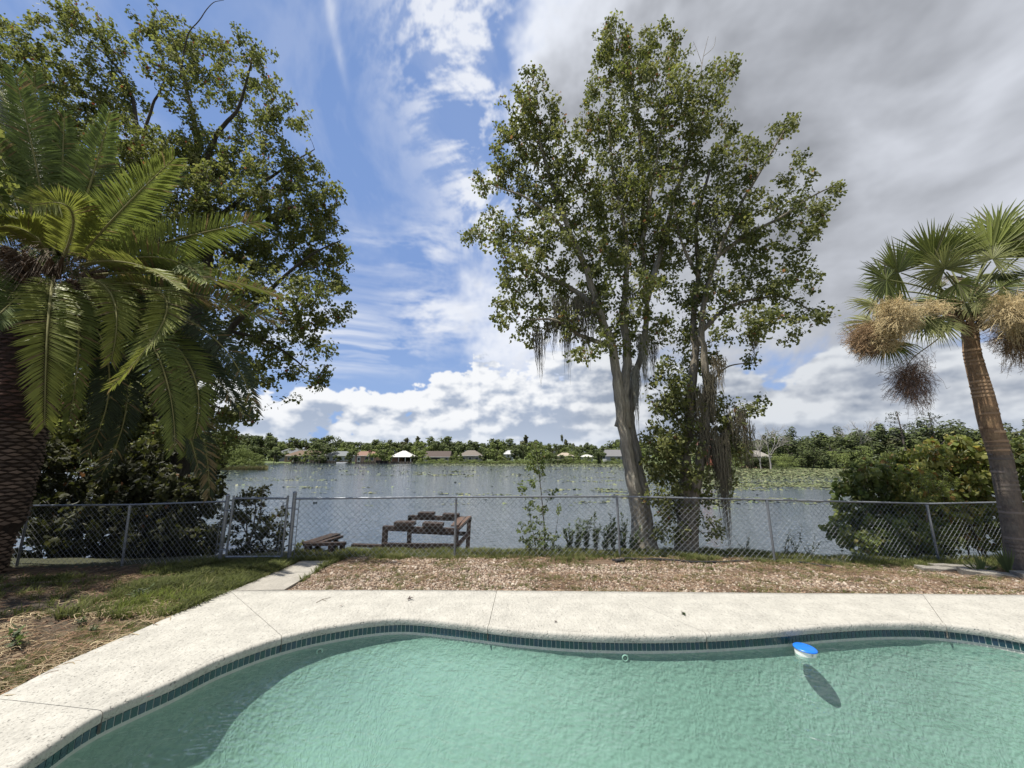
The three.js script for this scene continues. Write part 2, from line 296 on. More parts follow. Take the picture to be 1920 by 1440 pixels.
// ---------- pool: shell, tiles, water ----------
const WATER = -0.178, floorAt = (x) => -0.84 - 0.125 * (x + 2);
{
  const shell = top(new THREE.Group(), 'pool_shell', { kind: 'structure' });
  // plaster wall, cove and floor
  // the far side runs down to the floor in a wide slope, the left side is steep
  const reach = ring.map((p, k) => lerp(0.40, 1.4, ss(-0.2, 0.75, -ringOut[k].z) * ss(-3.2, -1.2, p.x)) * 1);
  for (let s = 0; s < 40; s++) { const q = reach.slice(); for (let k = 0; k < NP; k++) reach[k] = (q[(k + NP - 1) % NP] + q[k] + q[(k + 1) % NP]) / 3; }
  const NPR = 14, profAt = (k, j) => j === 0 ? [0.012, -0.156] : j === 1 ? [0.012, -0.235] : (() => { const t = (j - 1) / (NPR - 2), R = reach[k]; const q = 0.012 - R * t, fx = floorAt(ring[k].x + ringOut[k].x * q); return [q, -0.235 + (fx + 0.235) * (1 - (1 - t) * (1 - t))]; })();
  const mb = new MB(); let len = 0;
  for (let i = 0; i <= NP; i++) { const k = i % NP; if (i) len += ring[k].distanceTo(ring[(i - 1) % NP]); let s = 0, pv = null; for (let j = 0; j < NPR; j++) { const [o, y] = profAt(k, j); if (pv) s += Math.hypot(o - pv[0], y - pv[1]); pv = [o, y]; const q = ring[k].clone().addScaledVector(ringOut[k], o); q.y = y; mb.v(q, len, s); } }
  const n = NPR;
  for (let i = 0; i < NP; i++) for (let j = 0; j < n - 1; j++) { const a = i * n + j, b = a + n; mb.tri(a, b, a + 1); mb.tri(b, b + 1, a + 1); }
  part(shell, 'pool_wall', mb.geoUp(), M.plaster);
  const floorPts = ring.map((p, k) => p.clone().addScaledVector(ringOut[k], 0.012 - reach[k]));
  const sh = new THREE.Shape(floorPts.map((p) => new THREE.Vector2(p.x, -p.z)));
  const fg = new THREE.ShapeGeometry(sh); fg.rotateX(-Math.PI / 2); { const fp = fg.attributes.position; for (let i = 0; i < fp.count; i++) fp.setY(i, floorAt(fp.getX(i))); fg.computeVertexNormals(); }
  const uv = fg.attributes.uv, pp = fg.attributes.position; for (let i = 0; i < uv.count; i++) uv.setXY(i, pp.getX(i), pp.getZ(i));
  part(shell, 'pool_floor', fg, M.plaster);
  // grout band behind the tiles
  const gb = new MB(); for (let i = 0; i <= NP; i++) { const k = i % NP; for (const y of [-0.078, -0.157]) { const q = ring[k].clone().addScaledVector(ringOut[k], 0.008); q.y = y; gb.v(q, i * 0.05, y); } }
  for (let i = 0; i < NP; i++) { gb.tri(i * 2, i * 2 + 2, i * 2 + 1); gb.tri(i * 2 + 2, i * 2 + 3, i * 2 + 1); }
  part(shell, 'grout_band', gb.geo(), M.grout);
  // glazed tiles, each its own mesh: two raised motifs, alternating
  const tileGeo = (kind) => {
    const w = 0.0388, h = 0.066, g = [new RoundedBoxGeometry(w, h, 0.008, 1, 0.002)];
    if (kind) { const s = new THREE.Shape(); s.absarc(0, -0.012, 0.014, 0, Math.PI); s.lineTo(-0.009, -0.012); s.absarc(0, -0.012, 0.009, Math.PI, 0, true); s.lineTo(0.014, -0.012); g.push(new THREE.ExtrudeGeometry(s, { depth: 0.0016, bevelEnabled: false, curveSegments: 5 }).translate(0, 0, 0.004)); }
    else for (const [y, ww] of [[0.014, 0.024], [0.002, 0.03], [-0.010, 0.024]]) g.push(new THREE.BoxGeometry(ww, 0.004, 0.002).translate(0, y, 0.0045));
    return mergeGeometries(g.map((x) => { const y = x.index ? x.toNonIndexed() : x; for (const k of Object.keys(y.attributes)) if (!['position', 'normal', 'uv'].includes(k)) y.deleteAttribute(k); return y; }));
  };
  const tg = [tileGeo(0), tileGeo(1)], tones = [[0.012, 0.040, 0.060], [0.016, 0.055, 0.070], [0.02, 0.045, 0.075], [0.012, 0.05, 0.055]].map((c) => mat({ color: lin(...c), roughness: 0.22, clearcoat: 0.5 }));
  seed(5);
  const total = poolCurve.getLength(), pitch = 0.0448, m = Math.floor(total / pitch);
  const cp = new THREE.CatmullRomCurve3(ring, true);
  cp.arcLengthDivisions = 1200;
  const rest = [];
  let count = 0;
  for (let i = 0; i < m; i++) {
    const u = (i + 0.5) / m, p = cp.getPointAt(u), t = cp.getTangentAt(u), nr = V3(-t.z, 0, t.x);
    const kk = Math.round(u * NP) % NP; if (nr.dot(ringOut[kk]) > 0) nr.negate();
    const visible = p.z < -2.45 && p.x < 5.35 && nr.z > -0.3;
    const o = new THREE.Object3D(); o.position.copy(p).addScaledVector(nr, -0.006); o.position.y = -0.117; o.rotation.y = Math.atan2(nr.x, nr.z);
    if (visible && count < 300) { const t2 = part(shell, 'tile', tg[i % 2], pick(tones)); t2.position.copy(o.position); t2.rotation.y = o.rotation.y; count++; }
    else { o.updateMatrix(); const g2 = tg[i % 2].clone().applyMatrix4(o.matrix); rest.push(g2); }
  }
  part(shell, 'tile_band', mergeGeometries(rest), tones[0], STUFF);
  // wall fittings just under the water line
  for (const [px, py, yy] of [[596, 1222, -0.235], [1161, 1219, -0.215]]) {
    const g = G(px, py, yy); let best = 0, bd = 9; ring.forEach((p, i) => { const d = Math.hypot(p.x - g.x, p.z - g.z); if (d < bd) { bd = d; best = i; } });
    const f = part(shell, 'return_fitting', new THREE.TorusGeometry(0.026, 0.008, 8, 20), mat({ color: lin(0.72, 0.72, 0.66), roughness: 0.5 }));
    f.position.copy(ring[best]).addScaledVector(ringOut[best], 0.006); f.position.y = yy; f.rotation.y = Math.atan2(-ringOut[best].x, -ringOut[best].z);
    const inner = part(f, 'nozzle', new THREE.CylinderGeometry(0.012, 0.016, 0.012, 12).rotateX(Math.PI / 2), mat({ color: lin(0.3, 0.3, 0.28) }));
  }
  const ws = new THREE.Shape(ring.map((p, k) => { const q = p.clone().addScaledVector(ringOut[k], 0.010); return new THREE.Vector2(q.x, -q.z); }));
  const wg = new THREE.ShapeGeometry(ws); wg.rotateX(-Math.PI / 2); wg.translate(0, WATER, 0);
  const wu = wg.attributes.uv, wp = wg.attributes.position; for (let i = 0; i < wu.count; i++) wu.setXY(i, wp.getX(i), wp.getZ(i) * 1.4);
  top(new THREE.Mesh(wg, M.pool), 'pool_water', { kind: 'structure' });
}
// ---------- deck slabs with a rolled coping edge ----------
{
  const deck = top(new THREE.Group(), 'pool_deck', { kind: 'structure' });
  // outer point for every ring point: cast from the pool edge along a direction set by control pairs
  const pairs = [[[-2.87, -3.05], [-3.8, -3.2]], [[-2.69, -3.47], [-3.86, -3.7]], [[-2.27, -4.2], [-3.73, -5.5]], [[-1.24, -4.65], [-1.9, -5.53]], [[-0.25, -4.44], [-0.2, -5.51]], [[1.96, -4.26], [1.3, -5.47]], [[3.39, -4.47], [3.2, -5.42]], [[4.6, -4.48], [5.3, -5.38]], [[5.3, -3.95], [9.5, -5.25]], [[5.9, -2.4], [9.6, -2]], [[4.5, -1.15], [8, 1.5]], [[1.2, -1.15], [1.2, 1.55]], [[-1.9, -1.25], [-3.5, 1.6]], [[-2.6, -1.7], [-3.6, -1.2]], [[-2.80, -2.35], [-3.72, -2.5]]];
  const nearest = ([x, z]) => { let b = 0, bd = 9; ring.forEach((p, i) => { const d = Math.hypot(p.x - x, p.z - z); if (d < bd) { bd = d; b = i; } }); return b; };
  const ctl = pairs.map(([a, b]) => [nearest(a), b]).sort((a, b) => a[0] - b[0]);
  const outer = ring.map((_, i) => { let k = 0; while (k < ctl.length && ctl[k][0] <= i) k++; const b = ctl[k % ctl.length], a = ctl[(k + ctl.length - 1) % ctl.length]; const ia = a[0], span = ((b[0] - ia) + NP) % NP, t = (((i - ia) + NP) % NP) / span; return [lerp(a[1][0], b[1][0], t), lerp(a[1][1], b[1][1], t)]; });
  const joints = [[-2.87, -3.05], [-2.27, -4.2], [-0.25, -4.44], [1.96, -4.26], [4.6, -4.48], [5.9, -2.4], [3, -1.05], [-0.6, -1.1], [-2.6, -1.7]].map(nearest).sort((a, b) => a - b);
  const profile = [[0.0, -0.078, 1], [-0.012, -0.072, 1], [-0.014, -0.03, 1], [-0.008, -0.012, 1], [0.006, -0.003, 1], [0.025, 0, 1]];
  for (let s = 0; s < joints.length; s++) {
    const a = joints[s], b = joints[(s + 1) % joints.length] + (s + 1 === joints.length ? NP : 0), mb = new MB(), rows = [];
    for (let i = a; i <= b; i++) {
      const k = i % NP, row = [], arc = i * 0.045, q0 = ring[k], n = ringOut[k], o = outer[k], gap = i === a ? 1 : i === b ? -1 : 0, t = ring[(k + 1) % NP].clone().sub(ring[(k + NP - 1) % NP]).normalize().multiplyScalar(0.0028 * gap);
      profile.forEach(([off, y]) => { const q = q0.clone().addScaledVector(n, off + 0.003 * noise3(q0.x * 6, y * 20, q0.z * 6)).add(t); q.y = y; row.push(mb.v(q, arc, off - y)); });
      for (let j = 0; j <= 10; j++) { const e = j / 10, q = V3(lerp(q0.x + n.x * 0.025, o[0], e), 0, lerp(q0.z + n.z * 0.025, o[1], e)).add(t); q.y = 0.002 * noise3(q.x * 2, q.z * 2, 1) + 0.0015 * noise3(q.x * 9, q.z * 9, 4); row.push(mb.v(q, q.x, q.z)); }
      { const q = V3(o[0], -0.14, o[1]).add(t); row.push(mb.v(q, q.x, q.z + 0.14)); }
      rows.push(row);
    }
    for (let i = 0; i < rows.length - 1; i++) for (let j = 0; j < rows[0].length - 1; j++) { mb.tri(rows[i][j], rows[i][j + 1], rows[i + 1][j]); mb.tri(rows[i][j + 1], rows[i + 1][j + 1], rows[i + 1][j]); }
    for (const e of [0, rows.length - 1]) { const low = rows[e].map((k) => mb.v(V3(mb.p[k * 3], -0.14, mb.p[k * 3 + 2]), mb.p[k * 3], mb.p[k * 3 + 2])), up = rows[e].map((k) => mb.v(V3(mb.p[k * 3], mb.p[k * 3 + 1], mb.p[k * 3 + 2]), mb.p[k * 3], mb.p[k * 3 + 2])); for (let j = 0; j < low.length - 1; j++) { mb.tri(up[j], up[j + 1], low[j]); mb.tri(up[j + 1], low[j + 1], low[j]); } }
    const g = mb.geoUp(); part(deck, 'deck_slab', g, M.concrete);
  }
  // concrete underneath, seen at the bottom of the joints
  const bed = new MB(); for (let i = 0; i <= NP; i++) { const k = i % NP, q = ring[k].clone().addScaledVector(ringOut[k], 0.006); q.y = -0.03; bed.v(q, q.x, q.z); const o = outer[k]; bed.v(V3(lerp(q.x, o[0], 0.985), -0.03, lerp(q.z, o[1], 0.985)), o[0], o[1]); }
  for (let i = 0; i < NP; i++) { bed.tri(i * 2, i * 2 + 1, i * 2 + 2); bed.tri(i * 2 + 1, i * 2 + 3, i * 2 + 2); }
  part(deck, 'joint_bed', bed.geo(), mat({ color: lin(0.30, 0.28, 0.25), roughness: 1 }));
  // path to the fence, two slabs
  const path = top(new THREE.Group(), 'garden_path', { kind: 'structure' });
  const quad = (q) => { const mb = new MB(); const N = 10, f = (i, j) => { const a = i / N, b = j / N; const x = lerp(lerp(q[0][0], q[1][0], a), lerp(q[3][0], q[2][0], a), b), z = lerp(lerp(q[0][1], q[1][1], a), lerp(q[3][1], q[2][1], a), b); return V3(x, lerp(-0.012, -0.055, clamp((-z - 5.5) / 1.7, 0, 1)), z); };
    for (let j = 0; j <= N; j++) for (let i = 0; i <= N; i++) { const p = f(i, j); mb.v(p, p.x, p.z); }
    for (let j = 0; j < N; j++) for (let i = 0; i < N; i++) { const a = j * (N + 1) + i; mb.tri(a, a + 1, a + N + 1); mb.tri(a + 1, a + N + 2, a + N + 1); }
    const e = [...Array(N + 1).keys()].map((i) => f(i, 0)).concat([...Array(N).keys()].map((j) => f(N, j + 1)), [...Array(N).keys()].map((i) => f(N - 1 - i, N)), [...Array(N).keys()].map((j) => f(0, N - 1 - j)));
    for (let i = 0; i < e.length - 1; i++) { const d0 = e[i].clone(), d1 = e[i + 1].clone(); d0.y -= 0.12; d1.y -= 0.12; mb.face(e[i], e[i + 1], d1, d0); }
    return mb.geo(); };
  part(path, 'path_slab', quad([[-3.73, -5.545], [-3.06, -5.585], [-3.10, -6.45], [-3.71, -6.45]]), M.pathConcrete);
  part(path, 'path_slab', quad([[-3.71, -6.46], [-3.10, -6.46], [-3.14, -7.2], [-3.69, -7.2]]), M.pathConcrete);
}
// ---------- plants ----------
const UP = V3(0, 1, 0);
const randDir = () => { const z = rr(-1, 1), a = rr(0, 6.2832), s = Math.sqrt(1 - z * z); return V3(s * Math.cos(a), z, s * Math.sin(a)); };
const shadeOf = (c, k) => [c[0] * k, c[1] * k, c[2] * k];
// one leaf: kind 0 = lobed like a maple's, 1 = narrow, 2 = heart shaped
const LEAF = [
  [[0, 0], [-0.42, 0.30], [-0.22, 0.42], [-0.34, 0.72], [0, 1], [0.34, 0.72], [0.22, 0.42], [0.42, 0.30]],
  [[0, 0], [-0.17, 0.35], [-0.13, 0.7], [0, 1], [0.13, 0.7], [0.17, 0.35]],
  [[0, 0.08], [-0.22, -0.05], [-0.45, 0.25], [-0.30, 0.65], [0, 1], [0.30, 0.65], [0.45, 0.25], [0.22, -0.05]],
];
const _s = V3(), _n = V3(), _q = V3();
function leaf(mb, at, dir, normal, size, kind, col) {
  _s.crossVectors(dir, normal).normalize(); _n.crossVectors(_s, dir).normalize();
  const fold = rr(0.1, 0.35), curl = rr(0, 0.25);
  const put = (x, y) => { _q.copy(at).addScaledVector(dir, y * size).addScaledVector(_s, x * size).addScaledVector(_n, (-Math.abs(x) * fold - curl * y * y) * size); return mb.v(_q, x, y, col); };
  const c = put(0, kind === 2 ? 0.35 : 0.42), f = mb.p.length / 3; LEAF[kind].forEach(([x, y]) => put(x, y));
  const n = LEAF[kind].length; for (let k = 0; k < n; k++) mb.tri(c, f + k, f + (k + 1) % n);
}
// A grown crown. limbs: [[points], r0, r1]; blobs: [center, rx, ry, rz, tips]; branches reach from the nearest wood to each tip and carry leaves.
function grow(o) {
  const wood = new MB(o.at), green = new MB(o.at), nodes = [], tone = o.bark ?? [0.30, 0.28, 0.25];
  const addNodes = (pts, radii) => pts.forEach((p, i) => nodes.push([p.x, p.y, p.z, radii[i]]));
  for (const [raw, r0, r1, sides] of o.limbs) {
    const pts = curve(raw, Math.max(6, raw.length * 5)), radii = along(pts, (t) => lerp(r0, r1, Math.pow(t, 0.8)));
    if (o.flare) radii.forEach((r, i) => { const h = pts[i].y - pts[0].y; if (r0 > 0.07) radii[i] = r * (1 + o.flare * Math.exp(-h * 3.2)); });
    pts.forEach((p, i) => { if (i > 1) p.add(V3(rr(-1, 1), 0, rr(-1, 1)).multiplyScalar(radii[i] * 0.22)); });
    wood.tube(pts, radii, sides ?? 10, shadeOf(tone, rr(0.85, 1.15)), 0.28);
    addNodes(pts, radii);
  }
  const tips = [];
  for (const [c, rx, ry, rz, n] of o.blobs) for (let k = 0; k < n; k++) { const d = randDir().multiplyScalar(Math.pow(rnd(), 1 / 2.6)); tips.push(V3(c.x + d.x * rx, c.y + d.y * ry, c.z + d.z * rz)); }
  const near = (t) => { let b = null, bd = 1e9; for (const n of nodes) { const dx = n[0] - t.x, dy = n[1] - t.y, dz = n[2] - t.z; let d = Math.sqrt(dx * dx + dy * dy + dz * dz) + Math.max(0, dy) * 0.55; if (d < bd) { bd = d; b = n; } } return [b, bd]; };
  tips.forEach((t) => { t.userDist = near(t)[1]; });
  tips.sort((a, b) => a.userDist - b.userDist);
  const tw = o.twig ?? [0.16, 0.14, 0.12];
  for (const tip of tips) {
    const [n] = near(tip), from = V3(n[0], n[1], n[2]), L = from.distanceTo(tip);
    if (L < 0.05) continue;
    const mid = from.clone().lerp(tip, 0.5).add(V3(rr(-1, 1) * 0.12, (o.rise ?? 0.10) + rr(-0.04, 0.06), rr(-1, 1) * 0.12).multiplyScalar(L));
    const steps = Math.max(3, Math.min(8, Math.round(L / 0.18))), r0 = Math.min(n[3] * 0.62, 0.005 + 0.013 * L), pts = [];
    for (let k = 0; k <= steps; k++) { const t = k / steps; pts.push(V3(lerp(lerp(from.x, mid.x, t), lerp(mid.x, tip.x, t), t), lerp(lerp(from.y, mid.y, t), lerp(mid.y, tip.y, t), t), lerp(lerp(from.z, mid.z, t), lerp(mid.z, tip.z, t), t)).add(V3(rr(-1, 1), rr(-1, 1), rr(-1, 1)).multiplyScalar(k && k < steps ? 0.02 * L : 0))); }
    const radii = along(pts, (t) => lerp(r0, 0.0028, t));
    wood.tube(pts, radii, r0 > 0.02 ? 6 : 4, shadeOf(r0 > 0.02 ? tone : tw, rr(0.8, 1.15)), 0, false);
    addNodes(pts.slice(1), radii.slice(1));
    if (o.bare && rnd() < o.bare) continue;
    const nl = Math.round(o.perTip * rr(0.7, 1.3)), tint = rnd(), lo = o.yellowTip && tip.y > o.yellowTip ? 0.75 : 1;
    const dirB = tip.clone().sub(mid).normalize();
    for (let k = 0; k < nl; k++) {
      const t = Math.pow(rnd(), 0.65) * 0.8 + 0.22, f = clamp(t, 0, 1) * steps, a = Math.min(steps - 1, Math.floor(f)), at = pts[a].clone().lerp(pts[a + 1], f - a);
      at.add(randDir().multiplyScalar(o.spread * (0.35 + 0.65 * rnd())));
      const dir = randDir().multiplyScalar(0.9).add(dirB.clone().multiplyScalar(0.5)).add(V3(0, o.droop ?? -0.5, 0)).normalize();
      const nrm = V3(rr(-1, 1), rr(0.1, 0.9), rr(-1, 1)).normalize();
      const c = rnd() < (o.odd ?? 0.05) ? pick(o.oddColors) : o.colors[Math.min(o.colors.length - 1, Math.floor((tint * 0.6 + rnd() * 0.4) * o.colors.length))];
      leaf(green, at, dir, nrm, o.size * rr(0.5, 1.25), o.kind ?? 0, shadeOf(c, rr(0.75, 1.2) / 1));
    }
  }
  return { wood, green };
}
const GREENS = [[0.098, 0.120, 0.026], [0.142, 0.166, 0.036], [0.19, 0.21, 0.05], [0.25, 0.26, 0.075]];
const YELLOWISH = [[0.25, 0.24, 0.05], [0.21, 0.21, 0.05], [0.24, 0.12, 0.05]];
function makeTree(name, label, category, o, group) {
  seed(o.seed);
  const t = thing(name, label, category, o.at, group), { wood, green } = grow(o);
  part(t, o.trunkName ?? 'trunk', wood.geo(), M.bark);
  part(t, o.crownName ?? 'crown', green.geo(), o.leafMat ?? M.leaf, STUFF);
  return t;
}
const blobsAt = (list, depth, per, wob = 0.9, thin = () => 1) => list.map(([px, py, rx, ry, dz, n]) => {
  const d = depth + (dz ?? rr(-wob, wob)), c = P(px, py, d), ex = P(px + rx, py, d).distanceTo(c), ey = P(px, py - ry, d).distanceTo(c);
  return [c, ex, ey, Math.min(1.3, (ex + ey) * 0.5), Math.max(3, Math.round((n ?? 1) * per * ex * ey * thin(px, py)))];
});
const limbAt = (list, depth) => list.map(([pts, r0, r1, dd]) => [pts.map(([x, y], i) => P(x, y, depth + (dd ?? 0) * i / (pts.length - 1))), r0, r1]);

// centre pair of trees behind the fence
seed(11);
const TREE_A = P(1212, 1030, 8.3); TREE_A.y = groundY(TREE_A.x, TREE_A.z) - 0.05;
makeTree('maple_tree', 'tall two-stemmed broadleaf tree with pale leaning trunks, nearer the middle of the fence', 'tree', {
  seed: 21, at: TREE_A, flare: 0.45,
  limbs: limbAt([
    [[[1206, 1045], [1196, 960], [1183, 880], [1168, 800], [1158, 720], [1148, 650], [1122, 580], [1098, 500], [1066, 430], [1036, 350], [1010, 260]], 0.165, 0.035, -0.3],
    [[[1168, 800], [1172, 720], [1176, 650], [1168, 590], [1175, 520], [1172, 430], [1150, 330], [1140, 220]], 0.12, 0.03, 0.3],
    [[[1222, 1045], [1210, 960], [1198, 880], [1184, 800], [1183, 750], [1196, 690], [1208, 640], [1212, 560], [1204, 460], [1206, 340], [1196, 230], [1178, 120], [1150, 60]], 0.13, 0.02, 0.5],
    [[[1212, 560], [1240, 470], [1262, 380], [1290, 290], [1300, 200], [1320, 140]], 0.075, 0.015, 0.4],
    [[[1204, 460], [1222, 350], [1240, 240], [1250, 150]], 0.055, 0.012, -0.3],
    [[[1122, 580], [1070, 540], [1010, 510], [950, 470], [900, 440]], 0.07, 0.012, 0.5],
    [[[1098, 500], [1040, 410], [985, 370], [930, 350]], 0.06, 0.012, -0.5],
    [[[1300, 210], [1312, 150], [1318, 110], [1328, 68]], 0.016, 0.004, 0], [[[1316, 120], [1306, 92], [1300, 78]], 0.007, 0.003, 0], [[[1320, 105], [1338, 88], [1342, 68]], 0.007, 0.003, 0],
    [[[1148, 650], [1090, 630], [1040, 600], [990, 600]], 0.06, 0.012, -0.4],
  ], 8.3),
  blobs: blobsAt([
    [1150, 75, 26, 40], [1175, 110, 60, 48], [1230, 105, 36, 44], [1130, 130, 40, 50], [1265, 110, 22, 34], [1190, 180, 95, 62], [1270, 180, 50, 45], [1120, 230, 45, 55], [1200, 260, 110, 62], [1180, 340, 120, 62], [1272, 280, 56, 60], [1130, 410, 90, 66], [1230, 400, 90, 62],
    [1330, 215, 44, 26], [1360, 140, 20, 36], [1320, 170, 46, 40], [1375, 120, 12, 14],
    [998, 180, 30, 42], [975, 235, 50, 52], [1020, 225, 42, 45], [990, 300, 70, 58], [1055, 290, 55, 48], [950, 290, 34, 40], [1005, 370, 60, 45], [1075, 360, 66, 55],
    [908, 345, 30, 18], [935, 345, 26, 20], [888, 442, 30, 24], [930, 430, 44, 36], [985, 450, 62, 46], [1050, 450, 66, 54], [950, 490, 50, 36], [1000, 530, 66, 46], [1070, 540, 66, 52], [1130, 490, 62, 48], [960, 560, 36, 34], [1015, 600, 48, 34], [1075, 610, 50, 34], [935, 610, 24, 22], [1120, 560, 50, 44], [985, 625, 38, 22, 0, 0.6],
    [1180, 480, 66, 54], [1190, 560, 62, 50], [1240, 500, 50, 46], [1160, 620, 46, 34], [1215, 620, 48, 36], [1085, 670, 36, 18], [1150, 660, 40, 16, 0, 0.5], [1120, 640, 30, 22],
  ], 8.3, 86),
  perTip: 29, spread: 0.16, size: 0.077, rise: 0.12, bark: [0.47, 0.435, 0.37], colors: GREENS, odd: 0.07, oddColors: YELLOWISH, droop: -0.55,
});
const TREE_B = P(1287, 1040, 8.0); TREE_B.y = groundY(TREE_B.x, TREE_B.z) - 0.05;
makeTree('maple_tree', 'darker broadleaf tree with twin straight trunks and thick low foliage, right of the pale-trunked tree', 'tree', {
  seed: 22, at: TREE_B, flare: 0.4,
  limbs: limbAt([
    [[[1280, 1055], [1284, 980], [1286, 900], [1290, 820], [1296, 740], [1304, 660], [1300, 600], [1310, 520], [1306, 420], [1330, 320]], 0.16, 0.03, 0.2],
    [[[1292, 1055], [1300, 960], [1308, 890], [1320, 820], [1325, 740], [1322, 680], [1316, 620], [1322, 560], [1345, 480], [1380, 400], [1420, 330], [1470, 245]], 0.13, 0.018, -0.3],
    [[[1316, 620], [1360, 580], [1420, 560], [1480, 560], [1530, 590]], 0.055, 0.01, 0.4],
    [[[1345, 480], [1400, 440], [1460, 410], [1520, 370], [1570, 345]], 0.055, 0.01, 0.3],
    [[[1310, 520], [1280, 460], [1262, 380]], 0.05, 0.012, -0.3],
    [[[1320, 740], [1360, 690], [1400, 680]], 0.03, 0.008, 0.2],
    [[[1308, 890], [1350, 820], [1390, 780], [1425, 745]], 0.045, 0.008, -0.2],
    [[[1290, 820], [1260, 770], [1240, 740]], 0.04, 0.01, -0.2],
  ], 8.0),
  blobs: blobsAt([
    [1340, 290, 50, 46], [1375, 280, 36, 30], [1330, 370, 66, 50], [1400, 330, 50, 34], [1430, 275, 34, 24], [1462, 240, 26, 22], [1485, 215, 12, 10], [1400, 400, 70, 48], [1470, 400, 48, 36], [1490, 340, 30, 28], [1500, 300, 20, 14], [1530, 375, 36, 26], [1568, 350, 20, 14], [1510, 440, 38, 30], [1540, 400, 22, 14],
    [1350, 460, 70, 48], [1430, 470, 62, 46], [1500, 500, 34, 28], [1330, 540, 66, 46], [1400, 540, 64, 40], [1470, 540, 50, 32], [1520, 520, 24, 14], [1530, 590, 26, 20], [1500, 590, 44, 22], [1440, 600, 60, 26], [1370, 610, 66, 34], [1300, 620, 50, 36], [1480, 630, 30, 14], [1290, 540, 50, 46], [1280, 450, 50, 46], [1425, 640, 20, 10, 0, 0.6],
    [1400, 680, 20, 16], [1300, 680, 44, 34], [1255, 700, 36, 34], [1250, 740, 44, 44, -0.3, 1.6], [1290, 780, 50, 54, 0.2, 1.8], [1240, 810, 42, 50, -0.1, 1.8], [1270, 860, 50, 50, -0.2, 1.8], [1255, 920, 46, 46, 0, 1.8], [1300, 920, 36, 40, 0.3, 1.3], [1262, 985, 38, 38, 0, 1.5], [1345, 780, 30, 46, 0, 1.5], [1370, 830, 36, 44, 0, 1.5], [1388, 780, 24, 24], [1422, 752, 16, 12], [1405, 760, 18, 14], [1350, 890, 26, 40, 0, 1.3], [1330, 985, 14, 20], [1350, 1000, 10, 8], [1225, 860, 24, 34, 0, 1.5],
  ], 8.0, 86),
  perTip: 29, spread: 0.16, size: 0.075, rise: 0.1, bark: [0.31, 0.28, 0.23], colors: GREENS.map((c) => shadeOf(c, 0.9)), odd: 0.04, oddColors: YELLOWISH, droop: -0.5,
});
